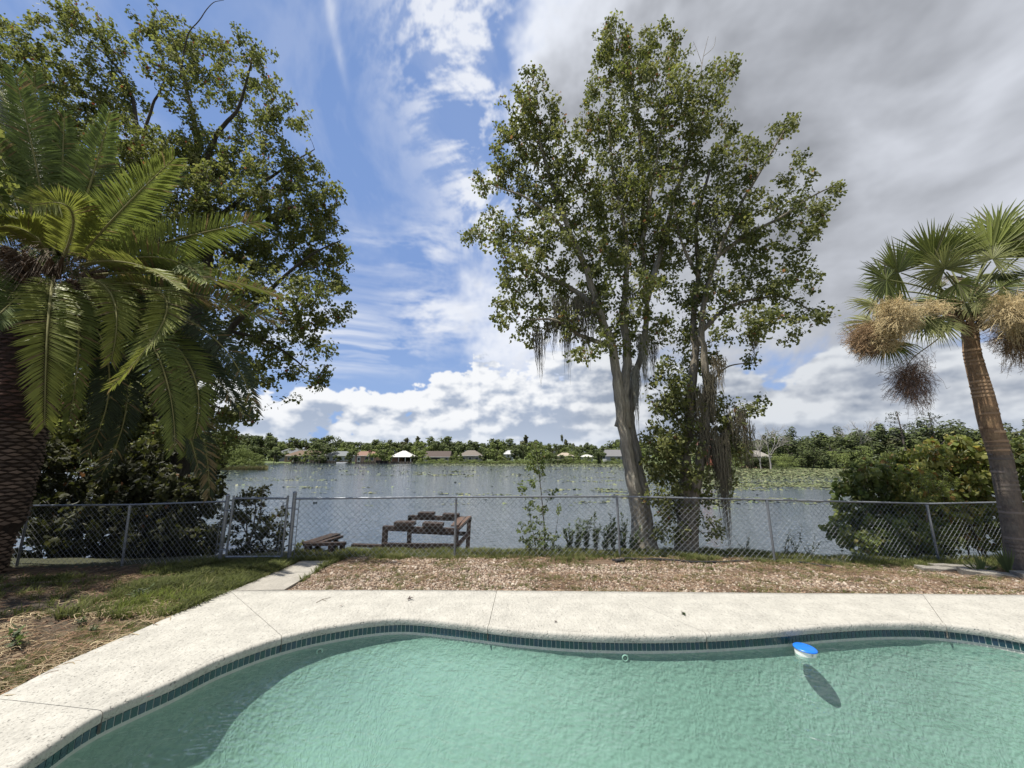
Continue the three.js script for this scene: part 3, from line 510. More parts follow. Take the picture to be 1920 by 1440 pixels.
// large tree behind the date palm
const TREE_C = P(345, 1010, 10); TREE_C.y = groundY(TREE_C.x, TREE_C.z) - 0.1;
makeTree('oak_tree', 'huge spreading broadleaf tree filling the sky behind the feather palm', 'tree', {
  seed: 23, at: TREE_C, flare: 0.4,
  limbs: limbAt([
    [[[345, 1020], [340, 940], [335, 850], [345, 740], [352, 640], [345, 540], [360, 440], [372, 340], [365, 240], [340, 130], [320, 60]], 0.27, 0.03, 0.4],
    [[[352, 640], [385, 520], [395, 420], [385, 330], [405, 255], [445, 205], [465, 140], [480, 80]], 0.14, 0.015, -0.5],
    [[[395, 420], [470, 360], [540, 310], [590, 280]], 0.08, 0.012, 0.4],
    [[[345, 740], [430, 620], [510, 540], [580, 480], [640, 450]], 0.11, 0.012, -0.6],
    [[[430, 620], [500, 640], [560, 680], [600, 720]], 0.055, 0.01, 0.3],
    [[[345, 540], [280, 420], [258, 300], [255, 220], [235, 150], [190, 95], [140, 60]], 0.11, 0.012, 0.5],
    [[[280, 420], [180, 330], [100, 240], [40, 180]], 0.09, 0.015, 0.2],
    [[[258, 300], [285, 200], [308, 150], [300, 90]], 0.05, 0.01, -0.2],
    [[[335, 850], [280, 760], [200, 690], [120, 640]], 0.10, 0.02, 0.6],
    [[[345, 740], [400, 760], [450, 780]], 0.05, 0.01, -0.2],
    [[[340, 130], [355, 60], [372, 40], [400, 5], [420, 0]], 0.025, 0.006, 0],
    [[[320, 60], [300, 25], [282, 0]], 0.015, 0.005, 0],
  ], 10),
  blobs: blobsAt([
    [20, 60, 30, 30], [5, 45, 20, 12], [60, 50, 30, 26], [120, 40, 32, 30], [140, 20, 28, 26], [165, 55, 40, 34], [195, 70, 40, 26], [60, 110, 60, 40], [215, 100, 28, 20], [120, 130, 70, 44], [40, 170, 60, 50], [190, 150, 40, 34], [150, 200, 80, 50], [60, 240, 80, 56], [230, 220, 52, 46], [240, 170, 30, 34],
    [275, 60, 26, 34], [310, 60, 40, 34], [345, 75, 36, 34], [300, 110, 44, 34], [360, 110, 44, 38], [395, 85, 24, 24], [420, 110, 26, 34], [445, 70, 14, 20], [470, 95, 26, 28], [500, 120, 26, 26], [510, 160, 22, 22], [470, 160, 36, 28], [390, 160, 44, 36], [340, 180, 36, 42], [430, 190, 30, 36], [500, 205, 40, 36], [545, 210, 28, 26], [560, 240, 16, 20], [440, 235, 28, 24], [520, 250, 44, 34], [370, 230, 26, 34],
    [300, 300, 70, 46], [240, 290, 70, 52], [370, 300, 60, 44], [440, 300, 66, 46], [520, 310, 52, 42], [575, 330, 34, 40], [340, 370, 80, 50], [430, 370, 80, 50], [510, 380, 66, 46], [590, 380, 44, 40], [625, 370, 20, 26], [610, 430, 34, 34], [560, 440, 56, 42], [480, 450, 70, 46], [390, 450, 80, 50], [640, 480, 26, 30], [600, 490, 46, 36], [530, 510, 66, 44], [450, 530, 72, 46], [370, 540, 72, 50], [590, 550, 52, 34], [640, 530, 22, 24], [655, 580, 12, 16], [620, 600, 28, 28], [540, 580, 56, 38], [470, 610, 62, 42], [580, 630, 34, 26], [610, 655, 20, 14], [520, 650, 52, 34], [440, 690, 60, 44], [490, 700, 44, 28], [550, 700, 24, 14], [590, 715, 24, 18], [605, 690, 12, 14], [560, 745, 12, 18], [390, 770, 56, 38], [440, 780, 36, 22], [455, 760, 24, 18], [480, 785, 14, 10],
    [340, 640, 80, 62, 0.5, 1.4], [260, 600, 90, 70, 0.8, 1.4], [300, 730, 80, 60, 0.5, 1.5], [180, 700, 90, 80, 1, 1.4], [230, 800, 90, 60, 0.7, 1.5], [340, 830, 70, 46, 0.3, 1.4], [120, 800, 80, 60, 1, 1.3], [390, 850, 36, 30, 0, 1], [420, 820, 24, 30],
    [200, 400, 100, 80, 1, 1.6], [100, 400, 100, 90, 1.2, 1.6], [280, 480, 90, 70, 0.8], [150, 540, 100, 80, 1.2], [20, 330, 80, 90, 1.2, 1.5], [120, 300, 90, 80, 1.5, 1.5], [40, 150, 70, 70, 0.8, 1.3], [300, 560, 80, 60, 0.9, 1.5], [100, 640, 120, 80, 1.5, 1.4],
  ], 10, 62, 1.1, (x, y) => y < 270 ? 0.72 : x > 420 ? 1.25 : 1.45),
  perTip: 34, spread: 0.18, size: 0.090, rise: 0.1, bark: [0.10, 0.09, 0.075], twig: [0.07, 0.06, 0.05], colors: GREENS.map((c) => shadeOf(c, 1.05)), odd: 0.05, oddColors: [[0.13, 0.14, 0.03], [0.11, 0.115, 0.03], [0.2, 0.06, 0.03]], droop: -0.4,
});
// understory along the left fence and bushes by the gate
function bush(name, label, list, depth, o, group) {
  seed(o.seed);
  const b = blobsAt(list, depth, o.per ?? 70, o.wob ?? 0.4), c0 = b.reduce((a, x) => a.add(x[0]), V3()).multiplyScalar(1 / b.length);
  const at = V3(c0.x, 0, c0.z); at.y = o.baseY ?? groundY(at.x, at.z) - 0.03;
  const limbs = o.limbs ? limbAt(o.limbs, depth) : b.map(([c, rx]) => [[at.clone().add(V3(rr(-0.25, 0.25) + (c.x - at.x) * 0.5, 0, rr(-0.2, 0.2))), at.clone().lerp(c, 0.5).add(V3(rr(-0.1, 0.1), 0, rr(-0.1, 0.1))), c.clone()], o.stem ?? 0.022, 0.006]);
  return makeTree(name, label, o.category ?? 'bush', { perTip: 20, spread: 0.12, size: 0.08, rise: 0.05, bark: [0.13, 0.11, 0.08], colors: GREENS, odd: 0.03, oddColors: YELLOWISH, trunkName: 'stems', crownName: 'foliage', ...o, at, limbs, blobs: b }, group);
}
const SHADED_GREENS = GREENS.map((c) => shadeOf(c, 0.30));  // same greens darkened: the shade under the trees is put into the leaves
bush('understory_bush', 'dark shaded bush behind the left fence panel beside the feather palm trunk', [[100, 1030, 70, 26], [190, 1030, 70, 24], [130, 900, 70, 60], [90, 980, 60, 50], [170, 980, 70, 50], [60, 860, 50, 60]], 9.2, { seed: 31, colors: SHADED_GREENS, size: 0.12, per: 150, kind: 0 });
bush('understory_bush', 'dark bush with some light leaves between the left fence post and the gate', [[270, 1030, 60, 24], [350, 1030, 60, 24], [400, 1010, 20, 40], [250, 880, 70, 60], [320, 930, 70, 60], [230, 960, 70, 60], [310, 1000, 60, 40], [380, 1000, 30, 40], [385, 930, 34, 40]], 9.0, { seed: 32, colors: SHADED_GREENS, size: 0.12, per: 150 });
bush('understory_bush', 'tall dark thicket filling the gap under the feather palm fronds', [[200, 800, 80, 60], [300, 820, 80, 60], [120, 800, 80, 70], [250, 750, 80, 50], [360, 870, 50, 60], [60, 960, 70, 60], [180, 900, 90, 60], [280, 900, 90, 60], [390, 900, 26, 50]], 11.5, { seed: 30, colors: SHADED_GREENS, size: 0.15, per: 70, wob: 0.8, stem: 0.035 });
bush('gate_bush', 'glossy dark bush growing behind the chain-link gate with a few shoots above it', [[440, 1040, 24, 14], [480, 1042, 30, 12], [470, 980, 40, 40], [510, 985, 30, 40], [450, 1020, 34, 24], [500, 1025, 34, 20], [440, 960, 26, 34], [462, 935, 14, 22, 0, 1.2], [492, 920, 12, 16], [480, 930, 16, 10], [525, 1010, 14, 26]], 8.4, { seed: 33, colors: SHADED_GREENS, size: 0.066, per: 190, perTip: 20, spread: 0.08 });
bush('gate_bush', 'small low leafy bush between the right gate post and the old bench', [[562, 1025, 16, 16], [556, 1040, 14, 12]], 7.9, { seed: 34, size: 0.05, per: 200, perTip: 14, spread: 0.05 });
bush('vine_thicket', 'dark-fronted vine thicket at the water edge, leftmost of the thicket right of the lake', [[1640, 890, 46, 40], [1610, 930, 40, 46], [1660, 940, 56, 46], [1600, 990, 40, 40], [1660, 1000, 60, 40], [1570, 1000, 24, 22], [1625, 870, 30, 14], [1690, 870, 30, 34]], 10.0, { seed: 35, colors: [[0.10, 0.14, 0.026], [0.15, 0.19, 0.038], [0.21, 0.24, 0.06]], kind: 2, size: 0.115, per: 130, perTip: 18, droop: -0.9, spread: 0.14, oddColors: [[0.16, 0.16, 0.04], [0.2, 0.13, 0.04]], odd: 0.08 });
bush('vine_thicket', 'sunlit yellow-green grapevine thicket in front of the dark woods beside the fan palm trunk', [[1740, 880, 60, 46], [1790, 850, 54, 40], [1830, 870, 40, 50], [1720, 930, 54, 46], [1800, 930, 60, 50], [1850, 920, 40, 50], [1760, 980, 60, 46], [1830, 990, 46, 40], [1780, 845, 40, 26], [1750, 850, 30, 20], [1720, 880, 26, 26]], 9.6, { seed: 36, colors: [[0.15, 0.19, 0.03], [0.22, 0.25, 0.045], [0.30, 0.30, 0.075], [0.19, 0.24, 0.05]], kind: 2, size: 0.115, per: 120, perTip: 18, droop: -0.9, spread: 0.14, oddColors: [[0.36, 0.30, 0.06], [0.32, 0.19, 0.05]], odd: 0.16 });
bush('vine_thicket', 'leafy bush behind the fan palm trunk at the right edge', [[1905, 870, 40, 40], [1930, 930, 50, 60], [1960, 860, 50, 60], [1940, 1000, 50, 50], [1895, 990, 26, 40]], 9.4, { seed: 37, colors: [[0.09, 0.12, 0.03], [0.14, 0.17, 0.04], [0.19, 0.21, 0.06]], kind: 2, size: 0.115, per: 90, perTip: 17, droop: -0.8, oddColors: [[0.2, 0.18, 0.05]], odd: 0.1 });
bush('fence_bush', 'dense shrub pressing against the fence mesh left of the leaning fence post', [[1680, 990, 50, 34], [1740, 1000, 50, 36], [1620, 1010, 40, 30], [1690, 1030, 50, 20], [1750, 1030, 40, 20], [1640, 1040, 40, 14]], 8.6, { seed: 38, colors: [[0.12, 0.16, 0.03], [0.17, 0.21, 0.042], [0.24, 0.265, 0.07]], kind: 2, size: 0.09, per: 170, perTip: 17, droop: -0.8, oddColors: [[0.2, 0.18, 0.05]], odd: 0.06 });
bush('fern_shrub', 'feathery light green tall weeds in the middle of the vine thicket', [[1740, 920, 26, 34], [1715, 930, 24, 26], [1770, 910, 26, 30], [1740, 890, 24, 26]], 8.9, { seed: 39, colors: [[0.19, 0.23, 0.04], [0.23, 0.26, 0.05]], kind: 1, size: 0.06, per: 150, perTip: 26, spread: 0.07, droop: 0.2, odd: 0, limbs: [[[[1740, 1050], [1738, 980], [1742, 900]], 0.015, 0.004], [[[1730, 1050], [1720, 990], [1714, 920]], 0.015, 0.004], [[[1750, 1050], [1765, 980], [1775, 900]], 0.015, 0.004]] });
bush('sapling', 'slender young tree with small light leaves standing alone behind the fence', [[1002, 848, 22, 20], [1000, 870, 26, 18], [985, 905, 24, 14], [1018, 880, 20, 16], [975, 920, 14, 10], [1035, 925, 14, 10], [990, 950, 26, 16], [1000, 985, 30, 20], [985, 1000, 22, 16], [1020, 960, 22, 14], [1045, 955, 12, 8], [1030, 1000, 20, 16], [1010, 1025, 24, 14], [1040, 1030, 22, 14], [1000, 830, 10, 10], [1015, 1005, 24, 22]], 8.2, { seed: 40, category: 'sapling', size: 0.05, per: 190, perTip: 14, spread: 0.06, kind: 2, colors: [[0.10, 0.145, 0.03], [0.14, 0.185, 0.04], [0.17, 0.21, 0.05]], limbs: [[[[1022, 1050], [1020, 980], [1012, 900], [1004, 830]], 0.018, 0.004], [[[1008, 1050], [1000, 1000], [990, 950]], 0.01, 0.004], [[[1036, 1050], [1040, 1010], [1048, 960]], 0.008, 0.003]] });
{ // upright leafy weeds along the fence
  const weeds = [[1068, 1040, 985, 'leafy upright weed nearest the sapling behind the fence'], [1082, 1040, 972, 'tall leafy upright weed second from the sapling'], [1100, 1042, 968, 'tallest leafy weed in the row left of the pale tree trunk'], [1118, 1042, 965, 'bushy upright weed left of the fence post'], [1134, 1040, 985, 'short upright weed just left of the middle fence post'], [1150, 1038, 962, 'tall upright weed directly behind the middle fence post'], [1170, 1036, 965, 'slanting weed between the fence post and the pale tree trunk'], [1186, 1034, 990, 'short weed touching the base of the pale tree trunk'],
    [1400, 1052, 1000, 'thin weed behind the fence beside the dark tree trunk'], [1470, 1052, 990, 'thin dark weed just right of the right-hand fence post'], [1495, 1054, 985, 'spindly dark-leaved weed in front of the water'], [1520, 1055, 1005, 'low spindly weed at the edge of the thicket']];
  weeds.forEach(([px, y0, y1, label], i) => { seed(60 + i); const d = 8.0, a = P(px, y0, d), b = P(px + rr(-8, 14), y1, d), thin = px > 1390; a.y = groundY(a.x, a.z) - 0.02;
    const g = thing('weed_plant', label, 'weed', a), w = new MB(a), f = new MB(a);
    for (let s = 0; s < (thin ? 4 : 5); s++) { const tip = a.clone().lerp(b, s ? rr(0.5, 0.95) : 1).add(V3(s ? rr(-0.12, 0.12) * (thin ? 2 : 1) : 0, 0, s ? rr(-0.1, 0.1) : 0)), pts = curve([a.clone().add(V3(rr(-0.05, 0.05), 0, rr(-0.05, 0.05))), a.clone().lerp(tip, 0.5).add(V3(rr(-0.02, 0.02), 0, 0)), tip], 8); w.tube(pts, along(pts, (t) => lerp(0.006, 0.002, t)), 4, [0.09, 0.085, 0.04]);
      const n = thin ? 22 : 58; for (let k = 0; k < n; k++) { const t = rr(0.15, 1), p = pts[Math.floor(t * 8)].clone().lerp(pts[Math.min(8, Math.floor(t * 8) + 1)], rnd()); const dir = V3(rr(-1, 1), rr(0.1, 1.1), rr(-1, 1)).normalize(); leaf(f, p, dir, V3(rr(-0.4, 0.4), 1, rr(-0.4, 0.4)).normalize(), rr(0.05, 0.10) * (thin ? 0.7 : 1), 1, shadeOf(thin ? [0.075, 0.10, 0.03] : [0.085, 0.125, 0.032], rr(0.7, 1.35))); } }
    part(g, 'stems', w.geo(), M.plain); part(g, 'foliage', f.geo(), M.leaf, STUFF); });
}
// ---------- feather palm (left) ----------
{
  seed(101);
  const D = 7.0, base = P(-44, 1062, D); base.y = groundY(base.x, base.z) - 0.05;
  const heart = P(108, 500, D), palm = thing('date_palm', 'big feather palm with thick patterned trunk and long arching fronds at the left edge', 'palm tree', base);
  const topY = heart.y - 0.55, rT = (t) => 0.37 + 0.08 * ss(0.15, 0.0, t) + 0.12 * ss(0.6, 0.95, t);
  const core = new MB(base), cpts = [], H = topY - base.y; for (let k = 0; k <= 24; k++) cpts.push(V3(lerp(base.x, heart.x - 0.05, k / 24), base.y + H * k / 24, base.z));
  core.tube(cpts, along(cpts, (t) => rT(t) - 0.03), 20, [0.055, 0.036, 0.026]);
  const trunk = part(palm, 'trunk', core.geo(), M.bark);
  const scars = new MB(base), rows = 84, per = 14;
  for (let r = 0; r < rows; r++) for (let k = 0; k < per; k++) {
    const t = (r + 0.5) / rows, a = (k + (r % 2) * 0.5) / per * 6.2832 + rr(-0.07, 0.07), R = rT(t), c = V3(lerp(base.x, heart.x - 0.05, t), base.y + H * t, base.z), n = V3(Math.cos(a), 0.15, Math.sin(a)), s = V3(-Math.sin(a), 0, Math.cos(a)), w = R * 6.2832 / per * 0.47, h = H / rows * rr(0.38, 0.66), o = rr(0.015, 0.05), tone = shadeOf(t > 0.5 ? [0.085, 0.042, 0.027] : [0.15, 0.104, 0.075], rr(0.45, 1.3));  // scar tones lowered to carry the shade under the crown
    const f = (x, y, z) => scars.v(c.clone().addScaledVector(n, R - 0.035 + z).addScaledVector(s, x * w).add(V3(0, y * h, 0)), x, y, tone);
    const l = f(-1, 0, 0), rgt = f(1, 0, 0), up = f(0, 1, o * 0.2), dn = f(0, -0.9, o), lm = f(-0.5, -0.45, o * 0.9), rm = f(0.5, -0.45, o * 0.9), ctr = f(0, 0.1, o * 1.15);
    for (const [p, q] of [[l, lm], [lm, dn], [dn, rm], [rm, rgt], [rgt, up], [up, l]]) scars.tri(ctr, p, q);
  }
  part(trunk, 'leaf_scars', scars.geo(), M.plain, STUFF);
  // old leaf bases, dead fibres and fruit stalks under the crown
  const boots = new MB(base); for (let k = 0; k < 150; k++) { const a = rr(0, 6.28), y = topY + rr(-0.5, 0.45), c = V3(heart.x - 0.05, y, base.z), d = V3(Math.cos(a), rr(0.3, 0.9), Math.sin(a)).normalize(), p = c.clone().addScaledVector(V3(Math.cos(a), 0, Math.sin(a)), 0.42); boots.tube([p, p.clone().addScaledVector(d, 0.2), p.clone().addScaledVector(d, rr(0.3, 0.5)).add(V3(0, -0.02, 0))], [0.07, 0.055, 0.02], 5, shadeOf([0.10, 0.06, 0.035], rr(0.5, 1.3))); }
  part(palm, 'leaf_bases', boots.geo(), M.plain, STUFF);
  const fib = new MB(base); for (let k = 0; k < 900; k++) { const a = rr(-0.3, 3.4), y = topY + rr(-0.2, 0.7), p = V3(heart.x - 0.05 + Math.cos(a) * 0.5, y, base.z + Math.sin(a) * 0.5), d = V3(Math.cos(a) * rr(0.2, 1), rr(-0.8, 0.5), Math.sin(a) * rr(0.2, 1)).normalize(), L = rr(0.25, 0.75), q = p.clone().addScaledVector(d, L * 0.5), e = p.clone().addScaledVector(d, L).add(V3(0, -L * rr(0.2, 0.7), 0)); fib.tube([p, q, e], [0.004, 0.003, 0.0015], 3, shadeOf([0.17, 0.13, 0.10], rr(0.5, 1.2)), 0, false); }
  part(palm, 'dead_fibres', fib.geo(), M.dry, STUFF);
  // fronds: three pixels along the rib with a depth each, how far the blade turns to the view, leaflet length, tone
  const Y = [0.24, 0.265, 0.05], GN = [0.125, 0.172, 0.042], DG = [0.042, 0.062, 0.024], OL = [0.175, 0.215, 0.045];  // DG is the green darkened to paint in the shade on hanging fronds
  const list = [
    [[92, 455, 7], [66, 300, 6.9], [28, 138, 6.4], 0.8, 0.60, GN], [[100, 440, 7.1], [78, 290, 7.2], [64, 140, 7], 0.8, 0.56, GN], [[122, 440, 7.1], [118, 300, 7.3], [122, 212, 7.2], 0.25, 0.42, GN], [[140, 440, 7], [178, 320, 7.2], [206, 212, 7.0], 0.8, 0.52, GN],
    [[160, 480, 6.9], [238, 385, 6.5], [326, 298, 6.1], 0.9, 0.58, OL], [[175, 480, 7.2], [250, 410, 7.5], [340, 322, 7.6], 0.4, 0.5, DG], [[175, 500, 6.9], [330, 448, 6.6], [492, 414, 6.2], 0.85, 0.55, OL],
    [[168, 495, 6.7], [250, 490, 6.2], [338, 541, 5.8], 0.15, 0.42, Y], [[190, 510, 6.9], [300, 478, 6.7], [388, 528, 6.3], 0.6, 0.5, OL], [[200, 520, 7.1], [370, 515, 7.0], [528, 556, 6.8], 0.25, 0.45, OL], [[200, 545, 7.1], [370, 552, 7.0], [524, 606, 6.8], 0.5, 0.45, GN],
    [[112, 500, 6.7], [142, 392, 6.3], [55, 386, 5.5], 0.7, 0.55, Y], [[88, 470, 6.9], [50, 430, 6.6], [-10, 424, 6.2], 0.4, 0.5, Y], [[50, 450, 7], [18, 350, 6.7], [-6, 265, 6.4], 0.7, 0.55, GN],
    [[100, 520, 6.7], [88, 610, 6.0], [84, 798, 6.1], 0.95, 0.50, Y], [[128, 545, 6.8], [152, 620, 6.3], [128, 800, 6.6], 0.2, 0.36, OL], [[178, 530, 6.7], [222, 560, 6.3], [208, 678, 6.2], 0.3, 0.42, Y], [[215, 545, 6.8], [335, 560, 6.4], [210, 724, 5.9], 0.25, 0.42, Y],
    [[225, 570, 6.9], [305, 660, 6.5], [328, 842, 6.6], 0.85, 0.50, OL], [[255, 600, 7], [375, 690, 6.8], [352, 850, 6.9], 0.5, 0.48, OL], [[255, 590, 7.1], [400, 620, 7], [478, 770, 7], 0.6, 0.46, DG], [[250, 600, 7.1], [360, 660, 7.1], [455, 775, 7.2], 0.5, 0.46, DG],
    [[70, 545, 6.7], [30, 560, 6.2], [-20, 610, 5.8], 0.7, 0.5, GN], [[60, 530, 6.8], [20, 530, 6.4], [-40, 560, 6.1], 0.5, 0.5, Y], [[180, 580, 7.1], [250, 720, 7.2], [190, 890, 7.3], 0.6, 0.45, DG],
    [[230, 600, 7.2], [360, 740, 7.2], [392, 930, 7.4], 0.5, 0.42, DG], [[150, 480, 7.4], [220, 420, 8.2], [300, 430, 9], 0.5, 0.5, DG],
    [[90, 480, 7.2], [20, 380, 7.6], [-60, 330, 7.8], 0.6, 0.5, DG], [[60, 560, 6.9], [-30, 620, 6.8], [-90, 760, 6.9], 0.5, 0.46, DG], [[70, 500, 7], [-60, 440, 6.8], [-200, 480, 6.7], 0.5, 0.5, GN], [[100, 470, 7], [40, 260, 7.6], [0, 170, 8], 0.5, 0.5, DG], [[160, 590, 7], [215, 700, 6.9], [165, 850, 7], 0.7, 0.44, DG], [[195, 540, 7.2], [330, 600, 7.3], [420, 720, 7.4], 0.4, 0.44, DG], [[240, 610, 6.9], [325, 730, 6.8], [372, 880, 6.9], 0.6, 0.44, DG],
  ];
  for (const [a, b, c, face, len, tone] of list) {
    const A = P(...a), B = P(...b), C = P(...c), mid = B.clone().multiplyScalar(2).sub(A.clone().add(C).multiplyScalar(0.5)).lerp(B, 0.25), pts = new THREE.QuadraticBezierCurve3(heart.clone().lerp(A, 0.75), mid, C).getPoints(40);
    const rib = new MB(base), blades = new MB(base), side = V3(), T = V3(), N = V3(), view = V3();
    rib.tube(pts, along(pts, (t) => lerp(0.026, 0.004, t)), 5, [0.20, 0.19, 0.07], 0, false);
    const tip = pts[40], dead = rnd() < 0.12;
    for (let k = 0; k < 112; k++) {
      const t = 0.09 + 0.91 * k / 111, f = Math.min(39.999, t * 40), i = Math.floor(f), p = pts[i].clone().lerp(pts[i + 1], f - i); T.subVectors(pts[i + 1], pts[i]).normalize();
      N.copy(UP).addScaledVector(T, -UP.dot(T)); if (N.length() < 0.25) N.add(V3(heart.x - p.x, 0.2, heart.z - p.z).normalize()); N.normalize();
      view.copy(camera.position).sub(p).normalize(); view.addScaledVector(T, -view.dot(T)).normalize(); if (view.dot(N) < 0) view.negate();
      N.lerp(view, face).normalize(); side.crossVectors(T, N).normalize();
      const L = len * (t < 0.3 ? lerp(0.55, 1, (t - 0.09) / 0.21) : lerp(1, 0.42, Math.pow((t - 0.3) / 0.7, 1.6))) * rr(0.9, 1.08), fwd = lerp(0.35, 1.5, t * t);
      for (const s of [-1, 1]) {
        const d = side.clone().multiplyScalar(s).addScaledVector(T, fwd * rr(0.85, 1.15)).addScaledVector(N, rr(0.12, 0.4)).normalize(), w = 0.0245, e = p.clone().addScaledVector(d, L).add(V3(0, -L * rr(0.02, 0.16), 0)), m = p.clone().addScaledVector(d, L * 0.5), wv = T.clone().multiplyScalar(w), nn = N.clone().multiplyScalar(w * 0.5), col = shadeOf(rnd() < (t > 0.85 ? 0.12 : 0.04) || dead && rnd() < 0.4 ? [0.24, 0.18, 0.08] : tone, rr(0.75, 1.2));
        const v0 = blades.v(p, 0, 0, col), v1 = blades.v(m.clone().add(wv), 0, 0, col), v2 = blades.v(m.clone().sub(wv), 0, 0, col), v3 = blades.v(e, 0, 0, shadeOf(col, 1.1)), vm = blades.v(m.clone().sub(nn), 0, 0, col);
        blades.tri(v0, v1, vm); blades.tri(v0, vm, v2); blades.tri(v1, v3, vm); blades.tri(vm, v3, v2);
      }
    }
    const fr = part(palm, 'frond', rib.geo(), M.plain); part(fr, 'leaflets', blades.geo(), M.palmLeaf, STUFF);
  }
}
// ---------- fan palm (right) ----------
{
  seed(131);
  const D = 6.9, base = P(1914, 1068, D); base.y = groundY(base.x, base.z) - 0.04;
  const palm = thing('fan_palm', 'fan palm with smooth leaning trunk, round fan leaves and tan flower clusters at the right', 'palm tree', base);
  const tp = [[1914, 1068], [1906, 1020], [1898, 967], [1886, 910], [1876, 856], [1858, 800], [1844, 744], [1832, 700], [1822, 656], [1818, 610]].map(([x, y]) => P(x, y, D));
  const pts = curve(tp, 60), core = new MB(base), heart = P(1815, 570, D);
  const rad = along(pts, (t) => 0.142 + 0.035 * Math.exp(-t * 14) - 0.03 * ss(0.55, 0.95, t) + (noise3(1, t * 60, 3) * 0.006));
  // the trunk's tone is its bark: grey and lichened below, brown fibrous above
  for (let k = 0; k < 60; k += 3) { const t = k / 60, q = pts.slice(k, k + 4), up = ss(0.36, 0.55, t); core.tube(q, rad.slice(k, k + 4), 18, [lerp(0.20, 0.36, up), lerp(0.17, 0.235, up), lerp(0.145, 0.14, up)], 0.06, false); }
  const trunk = part(palm, 'trunk', core.geo(), M.bark);
  const rings = new MB(base); for (let k = 4; k < 60; k++) { if (rnd() < 0.25) continue; const t = k / 60, c = pts[k], a0 = rr(0, 6.28), w = rr(2.5, 6.3), N = 14, prev = []; const tone = shadeOf(t > 0.45 ? [0.35, 0.23, 0.135] : [0.17, 0.14, 0.115], rr(0.6, 1.15)); for (let i = 0; i <= N; i++) { const a = a0 + w * i / N, r = rad[k] + 0.003 + 0.004 * rnd(), row = [rings.v(V3(c.x + Math.cos(a) * (r - 0.004), c.y + 0.03, c.z + Math.sin(a) * (r - 0.004)), 0, 0, tone), rings.v(V3(c.x + Math.cos(a) * (r + 0.004), c.y - 0.006 + rr(-0.005, 0.005), c.z + Math.sin(a) * (r + 0.004)), 1, 0, tone), rings.v(V3(c.x + Math.cos(a) * (r - 0.01), c.y - 0.012, c.z + Math.sin(a) * (r - 0.01)), 1, 1, tone)]; if (i) { const p = prev; rings.tri(p[0], row[0], p[1]); rings.tri(row[0], row[1], p[1]); rings.tri(p[1], row[1], p[2]); rings.tri(row[1], row[2], p[2]); } prev.splice(0, 3, ...row); } }
  part(trunk, 'bark_rings', rings.geo(), M.plain, STUFF);
  const boots = new MB(base); for (let k = 0; k < 46; k++) { const a = rr(0, 6.28), c = pts[60].clone().add(V3(0, rr(-0.12, 0.3), 0)), d = V3(Math.cos(a), rr(0.5, 1.5), Math.sin(a)).normalize(), p = c.clone().add(V3(Math.cos(a) * 0.12, 0, Math.sin(a) * 0.12)); boots.tube([p, p.clone().addScaledVector(d, 0.14), p.clone().addScaledVector(d, 0.28)], [0.05, 0.035, 0.012], 5, shadeOf([0.17, 0.11, 0.06], rr(0.5, 1.2))); }
  part(palm, 'leaf_bases', boots.geo(), M.plain, STUFF);
  const fan = (hx, hy, hd, ax, ay, R, face, droop, tone, spread = 2.35) => {   // hub pixel and depth, axis toward (ax, ay) on the picture, blade length in metres
    const hub = P(hx, hy, hd), stalk = new MB(base), bl = new MB(base);
    const dirTo = P(hx + ax, hy + ay, hd).sub(hub).normalize(), view = camera.position.clone().sub(hub).normalize();
    let N = V3(0, 1, 0.3).lerp(view, face); N.addScaledVector(dirTo, -N.dot(dirTo)).normalize();
    const S = V3().crossVectors(dirTo, N).normalize();
    const sp = curve([heart.clone().lerp(hub, 0.12), heart.clone().lerp(hub, 0.6).add(V3(0, 0.06, 0)), hub], 10); stalk.tube(sp, along(sp, (t) => lerp(0.02, 0.010, t)), 5, [0.13, 0.14, 0.05], 0, false);
    const n = 52;
    for (let k = 0; k < n; k++) {
      const a = lerp(-spread, spread, k / (n - 1)) + rr(-0.03, 0.03), L = R * (0.72 + 0.28 * Math.cos(a * 0.6)) * rr(0.88, 1.08), d = dirTo.clone().multiplyScalar(Math.cos(a)).addScaledVector(S, Math.sin(a)).addScaledVector(N, 0.22 * Math.cos(a * 1.3) + rr(-0.06, 0.06)).normalize(), wv = V3().crossVectors(d, N).normalize();
      const at = (t) => hub.clone().addScaledVector(dirTo, 0.06 * (1 - t)).addScaledVector(d, L * t).add(V3(0, -droop * 0.5 * L * t * t * t * rr(0.6, 1.4), 0)), w = (t) => 0.0175 * (t < 0.5 ? 0.35 + 1.3 * t : 1 - 1.92 * (t - 0.5)) * R / 0.75, col = shadeOf(rnd() < 0.1 ? [0.15, 0.15, 0.06] : tone, rr(0.75, 1.25)); let prev = null;
      for (const t of [0, 0.25, 0.5, 0.75, 1]) { const c = at(t), q = [bl.v(c.clone().addScaledVector(wv, w(t)), 0, t, col), bl.v(c.clone().addScaledVector(N, -w(t) * 0.7), 0.5, t, col), bl.v(c.clone().addScaledVector(wv, -w(t)), 1, t, col)]; if (prev) for (const j of [0, 1]) { bl.tri(prev[j], q[j], prev[j + 1]); bl.tri(q[j], q[j + 1], prev[j + 1]); } prev = q; }
    }
    const f = part(palm, 'fan_leaf', stalk.geo(), M.plain); part(f, 'blades', bl.geo(), M.palmLeaf, STUFF);
  };
  const g1 = [0.185, 0.215, 0.038], g2 = [0.14, 0.17, 0.034], g3 = [0.195, 0.21, 0.065], g4 = [0.19, 0.20, 0.065];
